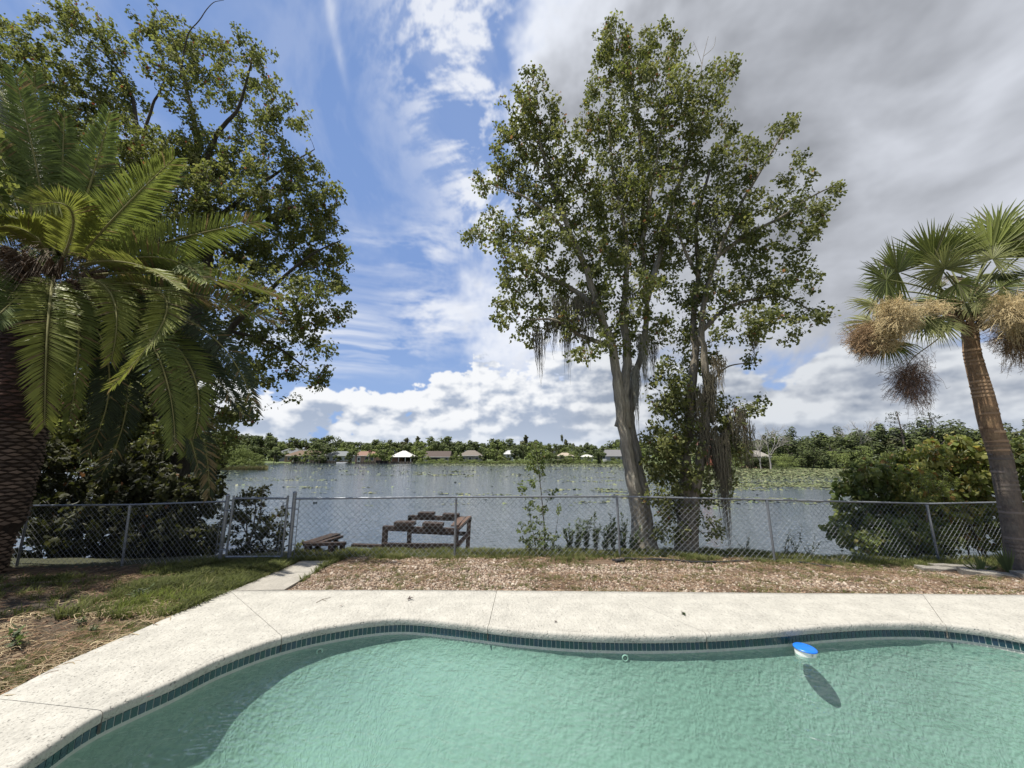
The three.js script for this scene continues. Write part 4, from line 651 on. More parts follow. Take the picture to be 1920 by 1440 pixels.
  fan(1690, 512, 6.6, -100, -22, 0.80, 0.75, 0.15, g2); fan(1665, 545, 6.9, -100, 30, 0.62, 0.6, 0.2, g2); fan(1752, 492, 6.9, -28, -100, 0.86, 0.75, 0.05, g1, 1.6); fan(1775, 490, 7.2, -5, -100, 0.78, 0.7, 0.05, g2, 1.4); fan(1858, 478, 6.7, 22, -100, 0.98, 0.75, 0.05, g1, 1.5); fan(1900, 485, 6.8, 45, -100, 1.0, 0.8, 0.06, g1, 1.6);
  fan(1775, 510, 6.3, -40, -60, 0.6, 0.75, 0.3, g3); fan(1858, 490, 6.4, 40, -60, 0.5, 0.7, 0.3, g3); fan(1640, 600, 6.9, -50, 60, 0.6, 0.6, 0.4, g4); fan(1732, 590, 6.4, -20, 80, 0.52, 0.5, 0.7, g3, 1.7); fan(1665, 635, 6.6, -10, 80, 0.5, 0.6, 0.5, g2, 1.5); fan(1832, 560, 6.5, 5, 90, 0.36, 0.5, 0.7, g4, 1.4);
  fan(1890, 560, 6.3, 90, 40, 0.6, 0.5, 0.7, g3, 1.6); fan(1940, 520, 6.8, 100, 10, 0.8, 0.5, 0.3, g2); fan(1870, 540, 7.5, 80, -20, 0.75, 0.6, 0.3, g2); fan(1770, 540, 7.5, -60, -10, 0.7, 0.6, 0.3, g2); fan(1760, 560, 7.2, -60, 40, 0.5, 0.6, 0.4, g2); fan(1980, 430, 7, 80, -60, 0.9, 0.7, 0.2, g1);
  fan(1870, 440, 6.9, 40, -100, 0.85, 0.7, 0.2, g2); fan(1700, 570, 6.5, -70, 50, 0.55, 0.5, 0.6, g4, 1.8); fan(1860, 550, 6.3, 40, 50, 0.38, 0.4, 0.8, g4, 1.7); fan(1920, 450, 6.4, 90, -70, 0.8, 0.6, 0.3, g1);
  fan(1668, 525, 6.4, -100, 0, 0.72, 0.7, 0.4, g2); fan(1650, 570, 6.6, -100, 40, 0.6, 0.6, 0.5, g4); fan(1760, 600, 6.6, -30, 70, 0.45, 0.5, 0.8, g4, 1.7);
  for (let k = 0; k < 6; k++) fan(1745 + rr(0, 130), 505 + rr(0, 45), 6.4 + rr(0, 1), rr(-80, 80), rr(10, 70), rr(0.32, 0.45), 0.5, 0.7, k % 3 ? g2 : [0.24, 0.19, 0.10], 1.5);
  const cluster = (px, py, d, rx, ry, n, tone, label) => {
    const c = P(px, py, d), ex = P(px + rx, py, d).distanceTo(c) * 1.14, ey = P(px, py - ry, d).distanceTo(c) * 1.1, st = new MB(base), tw = new MB(base), rz = ex * 0.7;
    const out = curve([heart, heart.clone().lerp(c, 0.55).add(V3(0, 0.12, 0.05)), c.clone().add(V3(0, ey * 0.4, 0)), c.clone().add(V3(0, -ey * 0.3, 0))], 14); st.tube(out, along(out, (t) => lerp(0.013, 0.004, t)), 5, shadeOf(tone, 0.7), 0, false);
    for (let k = 0; k < n; k++) { const d1 = randDir().multiplyScalar(Math.pow(rnd(), 0.45)), lumpy = 0.72 + 0.55 * noise3(d1.x * 2.2 + px, d1.y * 2.2, d1.z * 2.2) + 0.25 * rnd() * rnd(), e = V3(c.x + d1.x * ex * lumpy, c.y + d1.y * ey * lumpy - 0.10 * rnd() * rnd(), c.z + d1.z * rz * lumpy), s = out[6 + Math.floor(rnd() * 8)].clone().lerp(e, rr(0.45, 0.75)), col = shadeOf(tone, rr(0.65, 1.3)); const dd = e.clone().sub(s); if (dd.length() > 0.3) s.copy(e).addScaledVector(dd.normalize(), -0.3); const m = s.clone().lerp(e, 0.5).add(randDir().multiplyScalar(0.02)); tw.tube([s, m, e], [0.0022, 0.002, 0.0012], 3, col, 0, false);
      for (let j = 0; j < 3; j++) { const p = s.clone().lerp(e, rr(0.2, 1)), q = p.clone().add(randDir().multiplyScalar(rr(0.03, 0.075))); tw.tube([p, q], [0.0022, 0.0012], 3, shadeOf(col, rr(0.85, 1.15)), 0, false); } }
    const f = part(palm, 'flower_cluster', st.geo(), M.plain, label ? { label } : undefined); part(f, 'twigs', tw.geo(), M.dry, STUFF);
  };
  const tan = [0.50, 0.40, 0.22], brown = [0.20, 0.125, 0.085];
  cluster(1680, 595, 6.1, 46, 44, 2100, tan); cluster(1618, 640, 6.5, 42, 44, 1500, [0.27, 0.18, 0.10]); cluster(1655, 630, 6.4, 46, 44, 1200, tan); cluster(1900, 590, 6.2, 56, 48, 2200, tan); cluster(1915, 640, 6.5, 56, 50, 1800, [0.26, 0.18, 0.10]); cluster(1745, 580, 6.3, 40, 20, 500, tan); cluster(1706, 716, 6.5, 50, 62, 1100, brown, 'dark brown dried flower cluster hanging lowest'); cluster(1960, 570, 6.6, 60, 60, 700, tan);
}
// small palmetto by the fan palm's foot
{
  seed(151);
  const c = P(1838, 1068, 6.85); c.y = groundY(c.x, c.z); const g = thing('young_palm', 'small spiky young palm growing from the stone edging beside the fan palm trunk', 'plant', c), f = new MB(c);
  for (let k = 0; k < 26; k++) { const a = lerp(-1.1, 1.1, k / 25) + rr(-0.05, 0.05), L = rr(0.26, 0.42), d = V3(Math.sin(a), Math.cos(a) * 1.1, rr(-0.35, 0.35)).normalize(), p = c.clone(), m = p.clone().addScaledVector(d, L * 0.55), e = p.clone().addScaledVector(d, L).add(V3(0, -0.03, 0)), s = V3(0.010, 0, 0.004), col = shadeOf([0.09, 0.125, 0.035], rr(0.75, 1.25)); const b = [p, m.clone().add(s), e, m.clone().sub(s)].map((q) => f.v(q, 0, 0, col)); f.tri(b[0], b[1], b[2]); f.tri(b[0], b[2], b[3]); }
  part(g, 'blades', f.geo(), M.palmLeaf, STUFF);
  const c2 = P(1884, 1040, 6.7), f2 = new MB(c2); c2.y = groundY(c2.x, c2.z) + 0.02;
  const g2 = thing('young_palm', 'single folded broad palm leaf standing against the fan palm trunk', 'plant', c2); for (let k = 0; k < 9; k++) { const a = lerp(-0.32, 0.2, k / 8), L = rr(0.4, 0.52), d = V3(Math.sin(a), Math.cos(a), 0.05 * k - 0.2).normalize(), m = c2.clone().addScaledVector(d, L * 0.6), e = c2.clone().addScaledVector(d, L), s = V3(0.018, 0, 0), col = shadeOf([0.085, 0.12, 0.035], rr(0.8, 1.2)); const b = [c2, m.clone().add(s), e, m.clone().sub(s)].map((q) => f2.v(q, 0, 0, col)); f2.tri(b[0], b[1], b[2]); f2.tri(b[0], b[2], b[3]); }
  part(g2, 'blades', f2.geo(), M.palmLeaf, STUFF);
}
// hanging moss
{
  const list = [[1012, 615, 14, 80, 8.1, 'grey moss hanging lowest at the left of the pale tree crown', 170], [1062, 560, 30, 100, 8.2, 'thick dark moss curtain under the left limb of the pale tree', 420], [1098, 560, 26, 90, 8.1, 'dark moss mass beside the main fork of the pale tree', 380], [1035, 600, 16, 50, 8.3, 'short moss tuft between two moss curtains on the left limb', 150], [1190, 690, 9, 80, 8.2, 'pale moss wrapped along the bent middle stem', 300], [1205, 630, 12, 80, 8.15, 'grey moss hanging round the upper bend of the middle stem', 300], [1222, 640, 12, 60, 8.2, 'thin moss right of the bent stem', 120],
    [1346, 672, 14, 52, 7.8, 'light tan moss bundle hanging alone right of the dark trunks', 220], [1412, 635, 7, 32, 7.8, 'small moss wisp hanging from the right branch tip', 70], [1300, 730, 22, 90, 7.8, 'grey-brown moss draped on the front of the dark trunks', 330], [1330, 700, 12, 90, 7.75, 'long moss hanging beside the right dark trunk', 330], [1348, 820, 17, 150, 7.7, 'longest moss curtain hanging to the fence beside the dark trunks', 520], [1378, 770, 20, 100, 7.8, 'dark moss hanging from the low right branch', 300], [1400, 790, 12, 80, 7.8, 'thin moss strands at the end of the low right branch', 130], [1335, 395, 16, 70, 7.9, 'moss streamers high in the right crown', 150], [1180, 540, 8, 60, 8.2, 'thin moss streamers in the middle of the pale tree crown', 90], [1320, 800, 16, 80, 7.75, 'moss on the lower right dark trunk', 200]];
  list.forEach(([px, py, rx, ly, d, label, n], i) => {
    seed(170 + i); const a = P(px, py, d), w = P(px + rx, py, d).x - a.x, L = a.y - P(px, py + ly * 1.55, d).y, g = new MB(a), tan = i === 7 ? [0.22, 0.18, 0.11] : i === 4 || i === 5 ? [0.27, 0.26, 0.21] : [0.135, 0.12, 0.08];
    for (let k = 0; k < n * 0.45; k++) { const x = rr(-1, 1), len = L * (1 - 0.65 * Math.abs(x)) * rr(0.25, 1), p = a.clone().add(V3(x * w, rr(-0.15, 0.08) * L, rr(-1, 1) * w * 0.6)), pts = [p]; for (let s = 1; s <= 5; s++) pts.push(p.clone().add(V3(rr(-1, 1) * 0.028 - x * w * 0.3 * s / 5, -len * s / 5, rr(-1, 1) * 0.028))); g.tube(pts, [0.004, 0.005, 0.0045, 0.004, 0.003, 0.0015], 3, shadeOf(tan, rr(0.65, 1.3)), 0, false); }
    top(new THREE.Mesh(g.geo(), M.dry), 'hanging_moss', { label, category: 'moss' }).position.copy(a);
  });
}
// a tree beyond the left border: its shade lies on the dirt and grass left of the pool
{
  seed(241); const at = V3(-12.2, groundY(-12.2, -4.2), -4.2), bl = [[V3(-10.6, 7.2, -4.2), 2.1, 1.6, 1.5, 150], [V3(-12, 8.4, -4.6), 2.2, 1.6, 1.6, 150], [V3(-9.6, 6.4, -5.2), 1.5, 1.1, 1.1, 70], [V3(-12.6, 6.4, -3.4), 1.6, 1.2, 1.2, 70]];
  makeTree('shade_tree', 'broad tree standing outside the view, shading the dirt at the left', 'tree', { seed: 242, at, flare: 0.4, limbs: [[[at, V3(-12.1, 2.5, -4.2), V3(-11.9, 5, -4.3), V3(-11.9, 8, -4.5)], 0.2, 0.04], [[V3(-12, 4, -4.2), V3(-11, 5.8, -4.2), V3(-9.8, 6.8, -4.6)], 0.1, 0.02]], blobs: bl, perTip: 30, spread: 0.2, size: 0.12, colors: GREENS, oddColors: YELLOWISH, bark: [0.2, 0.18, 0.15] });
}
// ---------- chain-link fence and gate ----------
const FENCE = [[-12.2, -7.9], [-9.15, -7.6], [-7.2, -7.6], [-5.2, -7.3], [-3.97, -7.3], [-1.05, -7.5], [2.0, -7.6], [4.74, -7.4], [8.22, -7.9], [12.5, -8.5]];
const fenceY = (x) => -0.07 - 0.17 * ss(3.2, 8.2, Math.abs(x));
const FH = 1.05;
function linkMesh(a, b, ya, yb, h0, h1, mb) {   // woven zigzag wires between two posts
  const L = Math.hypot(b[0] - a[0], b[1] - a[1]), w = 0.052, n = Math.round(L / w), dx = (b[0] - a[0]) / L, dz = (b[1] - a[1]) / L, rows = Math.round((h1 - h0) / w);
  const sag = (u, v) => 0.02 * noise3(u * 2.1 + a[0], v * 2, 4) ;
  for (let k = 0; k < n; k++) {
    const pts = [];
    for (let r = 0; r <= rows; r++) { const u = clamp(k + ((r + k) % 2 ? 1.04 : -0.04), 0, n) * L / n, v = h0 + (h1 - h0) * r / rows, y = lerp(ya, yb, u / L) + v, off = ((r + k) % 2 ? 0.003 : -0.003) + sag(u, v); pts.push(V3(a[0] + dx * u - dz * off, y + 0.006 * noise3(u * 3, v * 3, 9), a[1] + dz * u + dx * off)); }
    for (let r = 0; r < rows; r++) { const p = pts[r], q = pts[r + 1], t = q.clone().sub(p).normalize(), s = V3(t.y * dx, -t.x * dx - t.z * dz, t.y * dz).normalize().multiplyScalar(0.0021), o = V3(-dz, 0, dx).multiplyScalar(0.0021), c = mb.p.length / 3; for (const e of [p, q]) for (const d of [s, o, s.clone().negate()]) mb.v(e.clone().add(d)); for (const [i, j] of [[0, 1], [1, 2], [2, 0]]) { mb.tri(c + i, c + j, c + 3 + i); mb.tri(c + j, c + 3 + j, c + 3 + i); } }
  }
}
const cyl = (r, h, n = 12) => new THREE.CylinderGeometry(r, r, h, n);
function pipe(parent, name, a, b, r, m = M.galv, extra) { const mb = new MB(); mb.tube([a, a.clone().lerp(b, 0.5), b], [r, r, r], 10); return part(parent, name, mb.geo(), m, extra); }
{
  const fence = thing('chain_link_fence', 'low grey chain-link fence running between the yard and the lake', 'fence');
  FENCE.forEach(([x, z], i) => {
    const y = fenceY(x), big = i === 3 || i === 4, r = big ? 0.033 : 0.021, h = big ? FH + 0.11 : FH, lean = [0, 0, 0.05, 0, 0.01, 0, 0, 0.02, 0.03, 0][i];
    const p = pipe(fence, 'post', V3(x, y - 0.2, z), V3(x - lean, y + h, z), r);
    const cap = part(p, big ? 'dome_cap' : 'loop_cap', big ? new THREE.SphereGeometry(r * 1.15, 12, 8, 0, 6.29, 0, 1.7) : new THREE.CylinderGeometry(r * 0.9, r * 1.15, 0.05, 10), M.galv); cap.position.set(x - lean, y + h - (big ? 0 : 0.015), z);
  });
  for (let i = 0; i < FENCE.length - 1; i++) {
    if (i === 3) continue;
    const a = FENCE[i], b = FENCE[i + 1], ya = fenceY(a[0]), yb = fenceY(b[0]), mb = new MB();
    pipe(fence, 'top_rail', V3(a[0], ya + FH + 0.012, a[1]), V3(b[0], yb + FH + 0.012, b[1]), 0.0185);
    linkMesh(a, b, ya, yb, 0.01, FH + 0.035, mb);
    part(fence, 'wire_mesh', mb.geo(), M.wire, STUFF);
  }
  // tension bars and bands beside the gate posts
  for (const [x, z, s] of [[-3.97, -7.3, 1], [-5.2, -7.3, -1]]) { const bx = x + s * 0.085; pipe(fence, 'tension_bar', V3(bx, -0.05, z), V3(bx, FH - 0.04, z), 0.006); for (const y of [0.2, 0.5, 0.8]) pipe(fence, 'tension_band', V3(x - s * 0.03, y, z + 0.012), V3(bx + s * 0.01, y, z + 0.012), 0.008); }
  // gate
  const gate = thing('gate', 'narrow chain-link gate in a pipe frame between the two thick posts', 'gate', V3(-5.08, -0.04, -7.28));
  const w = 0.99, h0 = 0.03, h1 = 1.03, q = (x, y) => V3(x, y, 0);
  pipe(gate, 'frame_rail', q(0, h1), q(w, h1), 0.019); pipe(gate, 'frame_rail', q(0, h0), q(w, h0), 0.019); pipe(gate, 'frame_stile', q(0, h0), q(0, h1 + 0.05), 0.019); pipe(gate, 'frame_stile', q(w, h0), q(w, h1 + 0.05), 0.019);
  const gm = new MB(); linkMesh([0.02, 0], [w - 0.02, 0], 0, 0, h0 + 0.02, h1, gm); part(gate, 'wire_mesh', gm.geo(), M.wire, STUFF);
  for (const y of [0.15, 0.82]) pipe(gate, 'hinge', q(-0.14, y), q(0.02, y), 0.013);
  pipe(gate, 'latch', q(w - 0.03, 0.86), q(w + 0.13, 0.86), 0.012);
  pipe(gate, 'tension_bar', q(w - 0.075, 0.05), q(w - 0.075, 0.97), 0.006); for (const y of [0.3, 0.9]) pipe(gate, 'tension_band', q(w - 0.08, y), q(w, y), 0.008);
}
// ---------- old timber frames at the water ----------
{
  const plank = (parent, name, a, b, w, h, roll = 0, tone = 1) => { // a board from a to b
    const L = a.distanceTo(b), g = new RoundedBoxGeometry(L, h, w, 1, 0.006), m = new THREE.Mesh(g, M.oldWood); const c = new Float32Array(g.attributes.position.count * 3).fill(tone); g.setAttribute('color', new THREE.BufferAttribute(c, 3));
    const uv = g.attributes.uv; for (let i = 0; i < uv.count; i++) uv.setXY(i, uv.getX(i) * L * 2, uv.getY(i) * 0.25 + L);
    const d = b.clone().sub(a).normalize(), s = Math.abs(d.y) > 0.9 ? V3(0, 0, 1) : V3(-d.z, 0, d.x).normalize(), u = V3().crossVectors(s, d).normalize(); m.matrixAutoUpdate = true; m.quaternion.setFromRotationMatrix(new THREE.Matrix4().makeBasis(d, u, s)); if (roll) m.rotateX(roll); m.position.copy(a).add(b).multiplyScalar(0.5); m.name = name; parent.add(m); return m;
  };
  const dA = 8.5, dB = 9.6;
  const dock = thing('timber_dock', 'ruined dark timber dock with two stepped railings standing at the water behind the fence', 'dock');
  const beam = (pa, da, pb, db, w, h, name = 'beam', tone = 1, roll = 0) => plank(dock, name, P(...pa, da), P(...pb, db), w, h, roll, tone);
  beam([720, 990], dA, [858, 995], dA, 0.09, 0.10, 'rail', 0.95); beam([766, 970], dB, [884, 973], dB, 0.09, 0.10, 'rail', 1.1);
  beam([723, 986], dA, [719, 1050], dA, 0.10, 0.10, 'post', 0.8); beam([769, 967], dB, [766, 1040], dB, 0.09, 0.09, 'post', 0.8); beam([856, 992], dA, [854, 1050], dA, 0.09, 0.09, 'post', 0.8); beam([880, 968], dB, [876, 1045], dB, 0.09, 0.09, 'post', 2.6);
  beam([770, 996], dA + 0.5, [876, 1001], dB, 0.06, 0.09, 'rail', 1.0);
  beam([880, 970], dB, [857, 992], dA, 0.09, 0.07, 'brace', 2.4); beam([878, 1000], dB, [857, 1024], dA, 0.07, 0.07, 'brace', 2.6); beam([866, 970], dB, [852, 986], dA, 0.16, 0.03, 'board', 2.4);
  beam([785, 963], dB, [815, 963], dB, 0.22, 0.07, 'board', 0.8); beam([831, 965], dB, [861, 966], dB, 0.22, 0.07, 'board', 0.8); beam([741, 981], dA, [778, 981], dA, 0.24, 0.075, 'board', 0.8); beam([794, 982], dA, [831, 984], dA, 0.24, 0.075, 'board', 0.8);
  beam([716, 1024], dA - 0.1, [858, 1026], dA - 0.1, 0.08, 0.13, 'beam', 0.55); beam([660, 1022], dA + 0.4, [720, 1024], dA + 0.4, 0.12, 0.06, 'beam', 0.8);
  for (let k = 0; k < 5; k++) beam([645 + k * 14, 1030 + k * 1.2], dA - 0.1, [628 + k * 16, 1046], dA - 0.45, 0.14, 0.035, 'plank', 0.8 + 0.15 * (k % 3));
  for (let k = 0; k < 3; k++) beam([715, 1034 + k * 4], dA - 0.2 - k * 0.14, [850, 1036 + k * 4], dA - 0.2 - k * 0.14, 0.13, 0.03, 'plank', 0.7 + 0.2 * (k % 2));
  const bench = thing('timber_bench', 'low broken dark timber bench just right of the gate behind the fence', 'bench');
  const bb = (pa, da, pb, db, w, h, name, tone = 1) => plank(bench, name, P(...pa, da), P(...pb, db), w, h, 0, tone);
  const e0 = 8.0, e1 = 8.9;
  bb([570, 1021], e0, [648, 1019], e0, 0.10, 0.06, 'seat_board', 0.6); bb([571, 1019], e0, [625, 1002], e1, 0.12, 0.05, 'seat_board', 0.9); bb([584, 1019], e0, [634, 1002], e1, 0.12, 0.05, 'seat_board', 0.7); bb([598, 1019], e0, [640, 1006], e1, 0.10, 0.05, 'seat_board', 1.0);
  bb([578, 1022], e0, [576, 1062], e0, 0.12, 0.10, 'leg', 0.5); bb([596, 1022], e0 + 0.2, [594, 1050], e0 + 0.2, 0.08, 0.08, 'leg', 0.6); bb([622, 1022], e0, [620, 1050], e0, 0.12, 0.10, 'leg', 0.5); bb([630, 1002], e1, [629, 1035], e1, 0.08, 0.08, 'leg', 0.7); bb([642, 1021], e0, [640, 1050], e0, 0.08, 0.08, 'leg', 0.6); bb([600, 1040], e0 + 0.2, [625, 1028], e0 + 0.4, 0.06, 0.05, 'brace', 0.7);
}
// ---------- floating dispenser ----------
{
  const c = V3(2.91, WATER + 0.012, -4.24), d = thing('chlorine_dispenser', 'floating white tub with a bright blue lid on the pool water', 'pool float', c); d.rotation.set(0.04, 0, -0.06); d.scale.set(0.68, 0.70, 0.68);
  const white = mat({ color: lin(0.80, 0.80, 0.75), roughness: 0.4 }), blue = mat({ color: lin(0.012, 0.15, 0.62), roughness: 0.35 });
  const L = (pts) => new THREE.LatheGeometry(pts.map(([x, y]) => new THREE.Vector2(x, y)), 40);
  const tub = part(d, 'tub', L([[0, -0.075], [0.115, -0.075], [0.122, -0.06], [0.132, 0.0], [0.138, 0.058], [0.134, 0.064], [0, 0.064]]), white);
  const lid = part(d, 'lid', L([[0, 0.078], [0.055, 0.080], [0.105, 0.078], [0.136, 0.070], [0.148, 0.060], [0.149, 0.050], [0.142, 0.048], [0, 0.05]]), blue);
  const s = new THREE.Shape(); s.absellipse(0, 0, 0.075, 0.022, 0, 6.2832); const grip = part(lid, 'grip', new THREE.ExtrudeGeometry(s, { depth: 0.010, bevelEnabled: true, bevelSize: 0.003, bevelThickness: 0.003, bevelSegments: 2, curveSegments: 20 }).rotateX(-Math.PI / 2), blue); grip.position.y = 0.078; grip.rotation.y = 0.5;
  const k = document.createElement('canvas'); k.width = k.height = 128; const x = k.getContext('2d'); x.fillStyle = '#d9d8cf'; x.fillRect(0, 0, 128, 128); x.strokeStyle = '#4c504e'; x.lineWidth = 9; x.beginPath(); x.moveTo(28, 24); x.lineTo(100, 24); x.quadraticCurveTo(100, 86, 64, 112); x.quadraticCurveTo(28, 86, 28, 24); x.closePath(); x.stroke(); x.fillStyle = '#6c706d'; x.beginPath(); x.moveTo(62, 36); x.lineTo(88, 36); x.quadraticCurveTo(86, 76, 62, 92); x.closePath(); x.fill();
  const kt = new THREE.CanvasTexture(k); kt.colorSpace = THREE.SRGBColorSpace; const pg = new THREE.CylinderGeometry(0.1385, 0.1350, 0.044, 8, 1, true, -0.14, 0.28); const sticker = part(tub, 'sticker', pg, mat({ map: kt, roughness: 0.5 })); sticker.position.y = 0.022;
}
// ---------- edging stones, edging strip, sticks ----------
{
  const stone = (px0, py0, px1, py1, h, w, label, s, yy) => { seed(s); const a = G(px0, py0, yy), b = G(px1, py1, yy), L = a.distanceTo(b), g = new THREE.BoxGeometry(L, h, w, 10, 3, 4), p = g.attributes.position; for (let i = 0; i < p.count; i++) { const x = p.getX(i), y = p.getY(i), z = p.getZ(i), k = 1 + 0.16 * noise3(x * 6 + s, y * 9, z * 7); p.setXYZ(i, x * (0.97 + 0.03 * k), y * k + 0.012 * noise3(x * 14, z * 14, s), z * k); } g.computeVertexNormals(); const m = top(new THREE.Mesh(g, M.stone), 'edging_stone', { label, category: 'stone', group: 'flat stones edging the fan palm bed' }); m.position.copy(a).add(b).multiplyScalar(0.5); m.position.y = groundY(m.position.x, m.position.z) + h * 0.32; m.rotation.y = -Math.atan2(b.z - a.z, b.x - a.x); m.rotation.x = rr(-0.06, 0.06); };
  M.stone = mat({ color: lin(0.34, 0.32, 0.29), map: T.concrete, bumpMap: T.concreteBump, bumpScale: 0.02, roughness: 1 });
  stone(1722, 1062, 1800, 1066, 0.09, 0.22, 'flat grey edging stone leftmost, below the leaning fence post', 1, -0.15); stone(1745, 1056, 1850, 1060, 0.08, 0.16, 'thin edging stone lying behind the front row', 2, -0.17); stone(1800, 1070, 1904, 1081, 0.10, 0.24, 'longest grey edging stone, in front of the small spiky palm', 3, -0.13); stone(1908, 1082, 1990, 1086, 0.11, 0.24, 'edging stone cut by the right border of the view', 4, -0.12);
  const strip = new MB(), pts = curve([[1148, 1052], [1180, 1051], [1230, 1052], [1330, 1056], [1400, 1052], [1450, 1047], [1500, 1052], [1560, 1058]].map(([x, y]) => { const p = G(x, y, -0.08); p.y = groundY(p.x, p.z) + 0.02; return p; }), 60);
  for (let i = 0; i < pts.length; i++) pts[i].y += 0.025 * noise3(i * 0.2, 1, 1); strip.tube(pts, along(pts, () => 0.024), 6, [0.012, 0.012, 0.013]);
  top(new THREE.Mesh(strip.geo(), M.plain), 'landscape_edging', { label: 'black plastic edging strip curling along the back of the gravel', category: 'edging' });
  const blk = new THREE.Mesh(new RoundedBoxGeometry(0.16, 0.07, 0.08, 2, 0.01), mat({ color: lin(0.015, 0.015, 0.016), roughness: 0.7 })); top(blk, 'drain_block', { label: 'small black plastic drain end lying at the foot of the middle fence post', category: 'drain' }); const bp = G(1162, 1053, -0.06); blk.position.set(bp.x, groundY(bp.x, bp.z) + 0.02, bp.z); blk.rotation.y = 0.2;
  const sticks = [[[0, 1098], [60, 1092], [152, 1088], 0.022, 'pale grey branch lying on the dirt at the left edge', [0.24, 0.20, 0.17]], [[120, 1066], [170, 1062], [218, 1052], 0.025, 'dark log lying against the foot of the left fence', [0.09, 0.07, 0.055]], [[285, 1070], [315, 1066], [335, 1063], 0.007, 'thin pale stick on the grass near the left fence post', [0.25, 0.21, 0.16]], [[292, 1074], [325, 1069], [345, 1066], 0.006, 'second thin stick lying parallel to the pale stick', [0.2, 0.16, 0.12]]];
  sticks.forEach(([a, b, c, r, label, tone], i) => { seed(300 + i); const m = new MB(), q = curve([a, b, c].map(([x, y]) => { const p = G(x, y, -0.06); p.y = groundY(p.x, p.z) + r * 0.8; return p; }), 14); m.tube(q, along(q, (t) => r * lerp(1, 0.7, t) * rr(0.9, 1.1)), 8, tone, 0.2); top(new THREE.Mesh(m.geo(), M.bark), 'fallen_branch', { label, category: 'branch' }); });
  // leaves and twigs blown on the deck
  const bits = [[768, 1124, 0.024, 'dark crumpled leaf clump on the deck nearest the gravel edge', [0.05, 0.03, 0.025]], [642, 1136, 0.02, 'small brown leaf on the deck left of the dark leaf clump', [0.13, 0.06, 0.045]], [1035, 1166, 0.022, 'brown leaf lying near the pool edge in the middle', [0.07, 0.045, 0.035]], [284, 1306, 0.022, 'reddish leaf lying on the coping edge at the left', [0.12, 0.03, 0.03]]];
  bits.forEach(([x, y, s, label, tone], i) => { seed(320 + i); const p = G(x, y, 0.006), m = new MB(p); for (let k = 0; k < (i ? 2 : 7); k++) leaf(m, p.clone().add(V3(rr(-1, 1) * s, 0.004 + k * 0.004, rr(-1, 1) * s * 0.6)), V3(rr(-1, 1), rr(0, 0.25), rr(-1, 1)).normalize(), V3(rr(-0.3, 0.3), 1, rr(-0.3, 0.3)).normalize(), s * 2.0, 1, shadeOf(tone, rr(0.7, 1.3))); top(new THREE.Mesh(m.geo(), M.dry), 'fallen_leaf', { label, category: 'leaf' }).position.copy(p); });
  { seed(330); const p = G(1282, 1153, 0), m = new MB(p); for (let k = 0; k < 12; k++) leaf(m, p, V3(rr(-1, 1), rr(0.3, 0.9), rr(-1, 1)).normalize(), UP, rr(0.03, 0.05), 1, shadeOf([0.05, 0.075, 0.025], rr(0.7, 1.3))); top(new THREE.Mesh(m.geo(), M.leaf), 'weed_sprout', { label: 'tiny green weed sprouting from the deck joint above the pool', category: 'weed' }).position.copy(p); }
  { seed(331); const m = new MB(), q = [[593, 1130], [604, 1124], [620, 1120]].map(([x, y]) => G(x, y, 0.006)); m.tube(q, [0.003, 0.0028, 0.002], 4, [0.12, 0.09, 0.06]); m.tube([q[1], G(612, 1127, 0.006)], [0.0025, 0.0015], 4, [0.12, 0.09, 0.06]); top(new THREE.Mesh(m.geo(), M.plain), 'twig', { label: 'thin forked twig on the deck in front of the path', category: 'twig' }); }
}
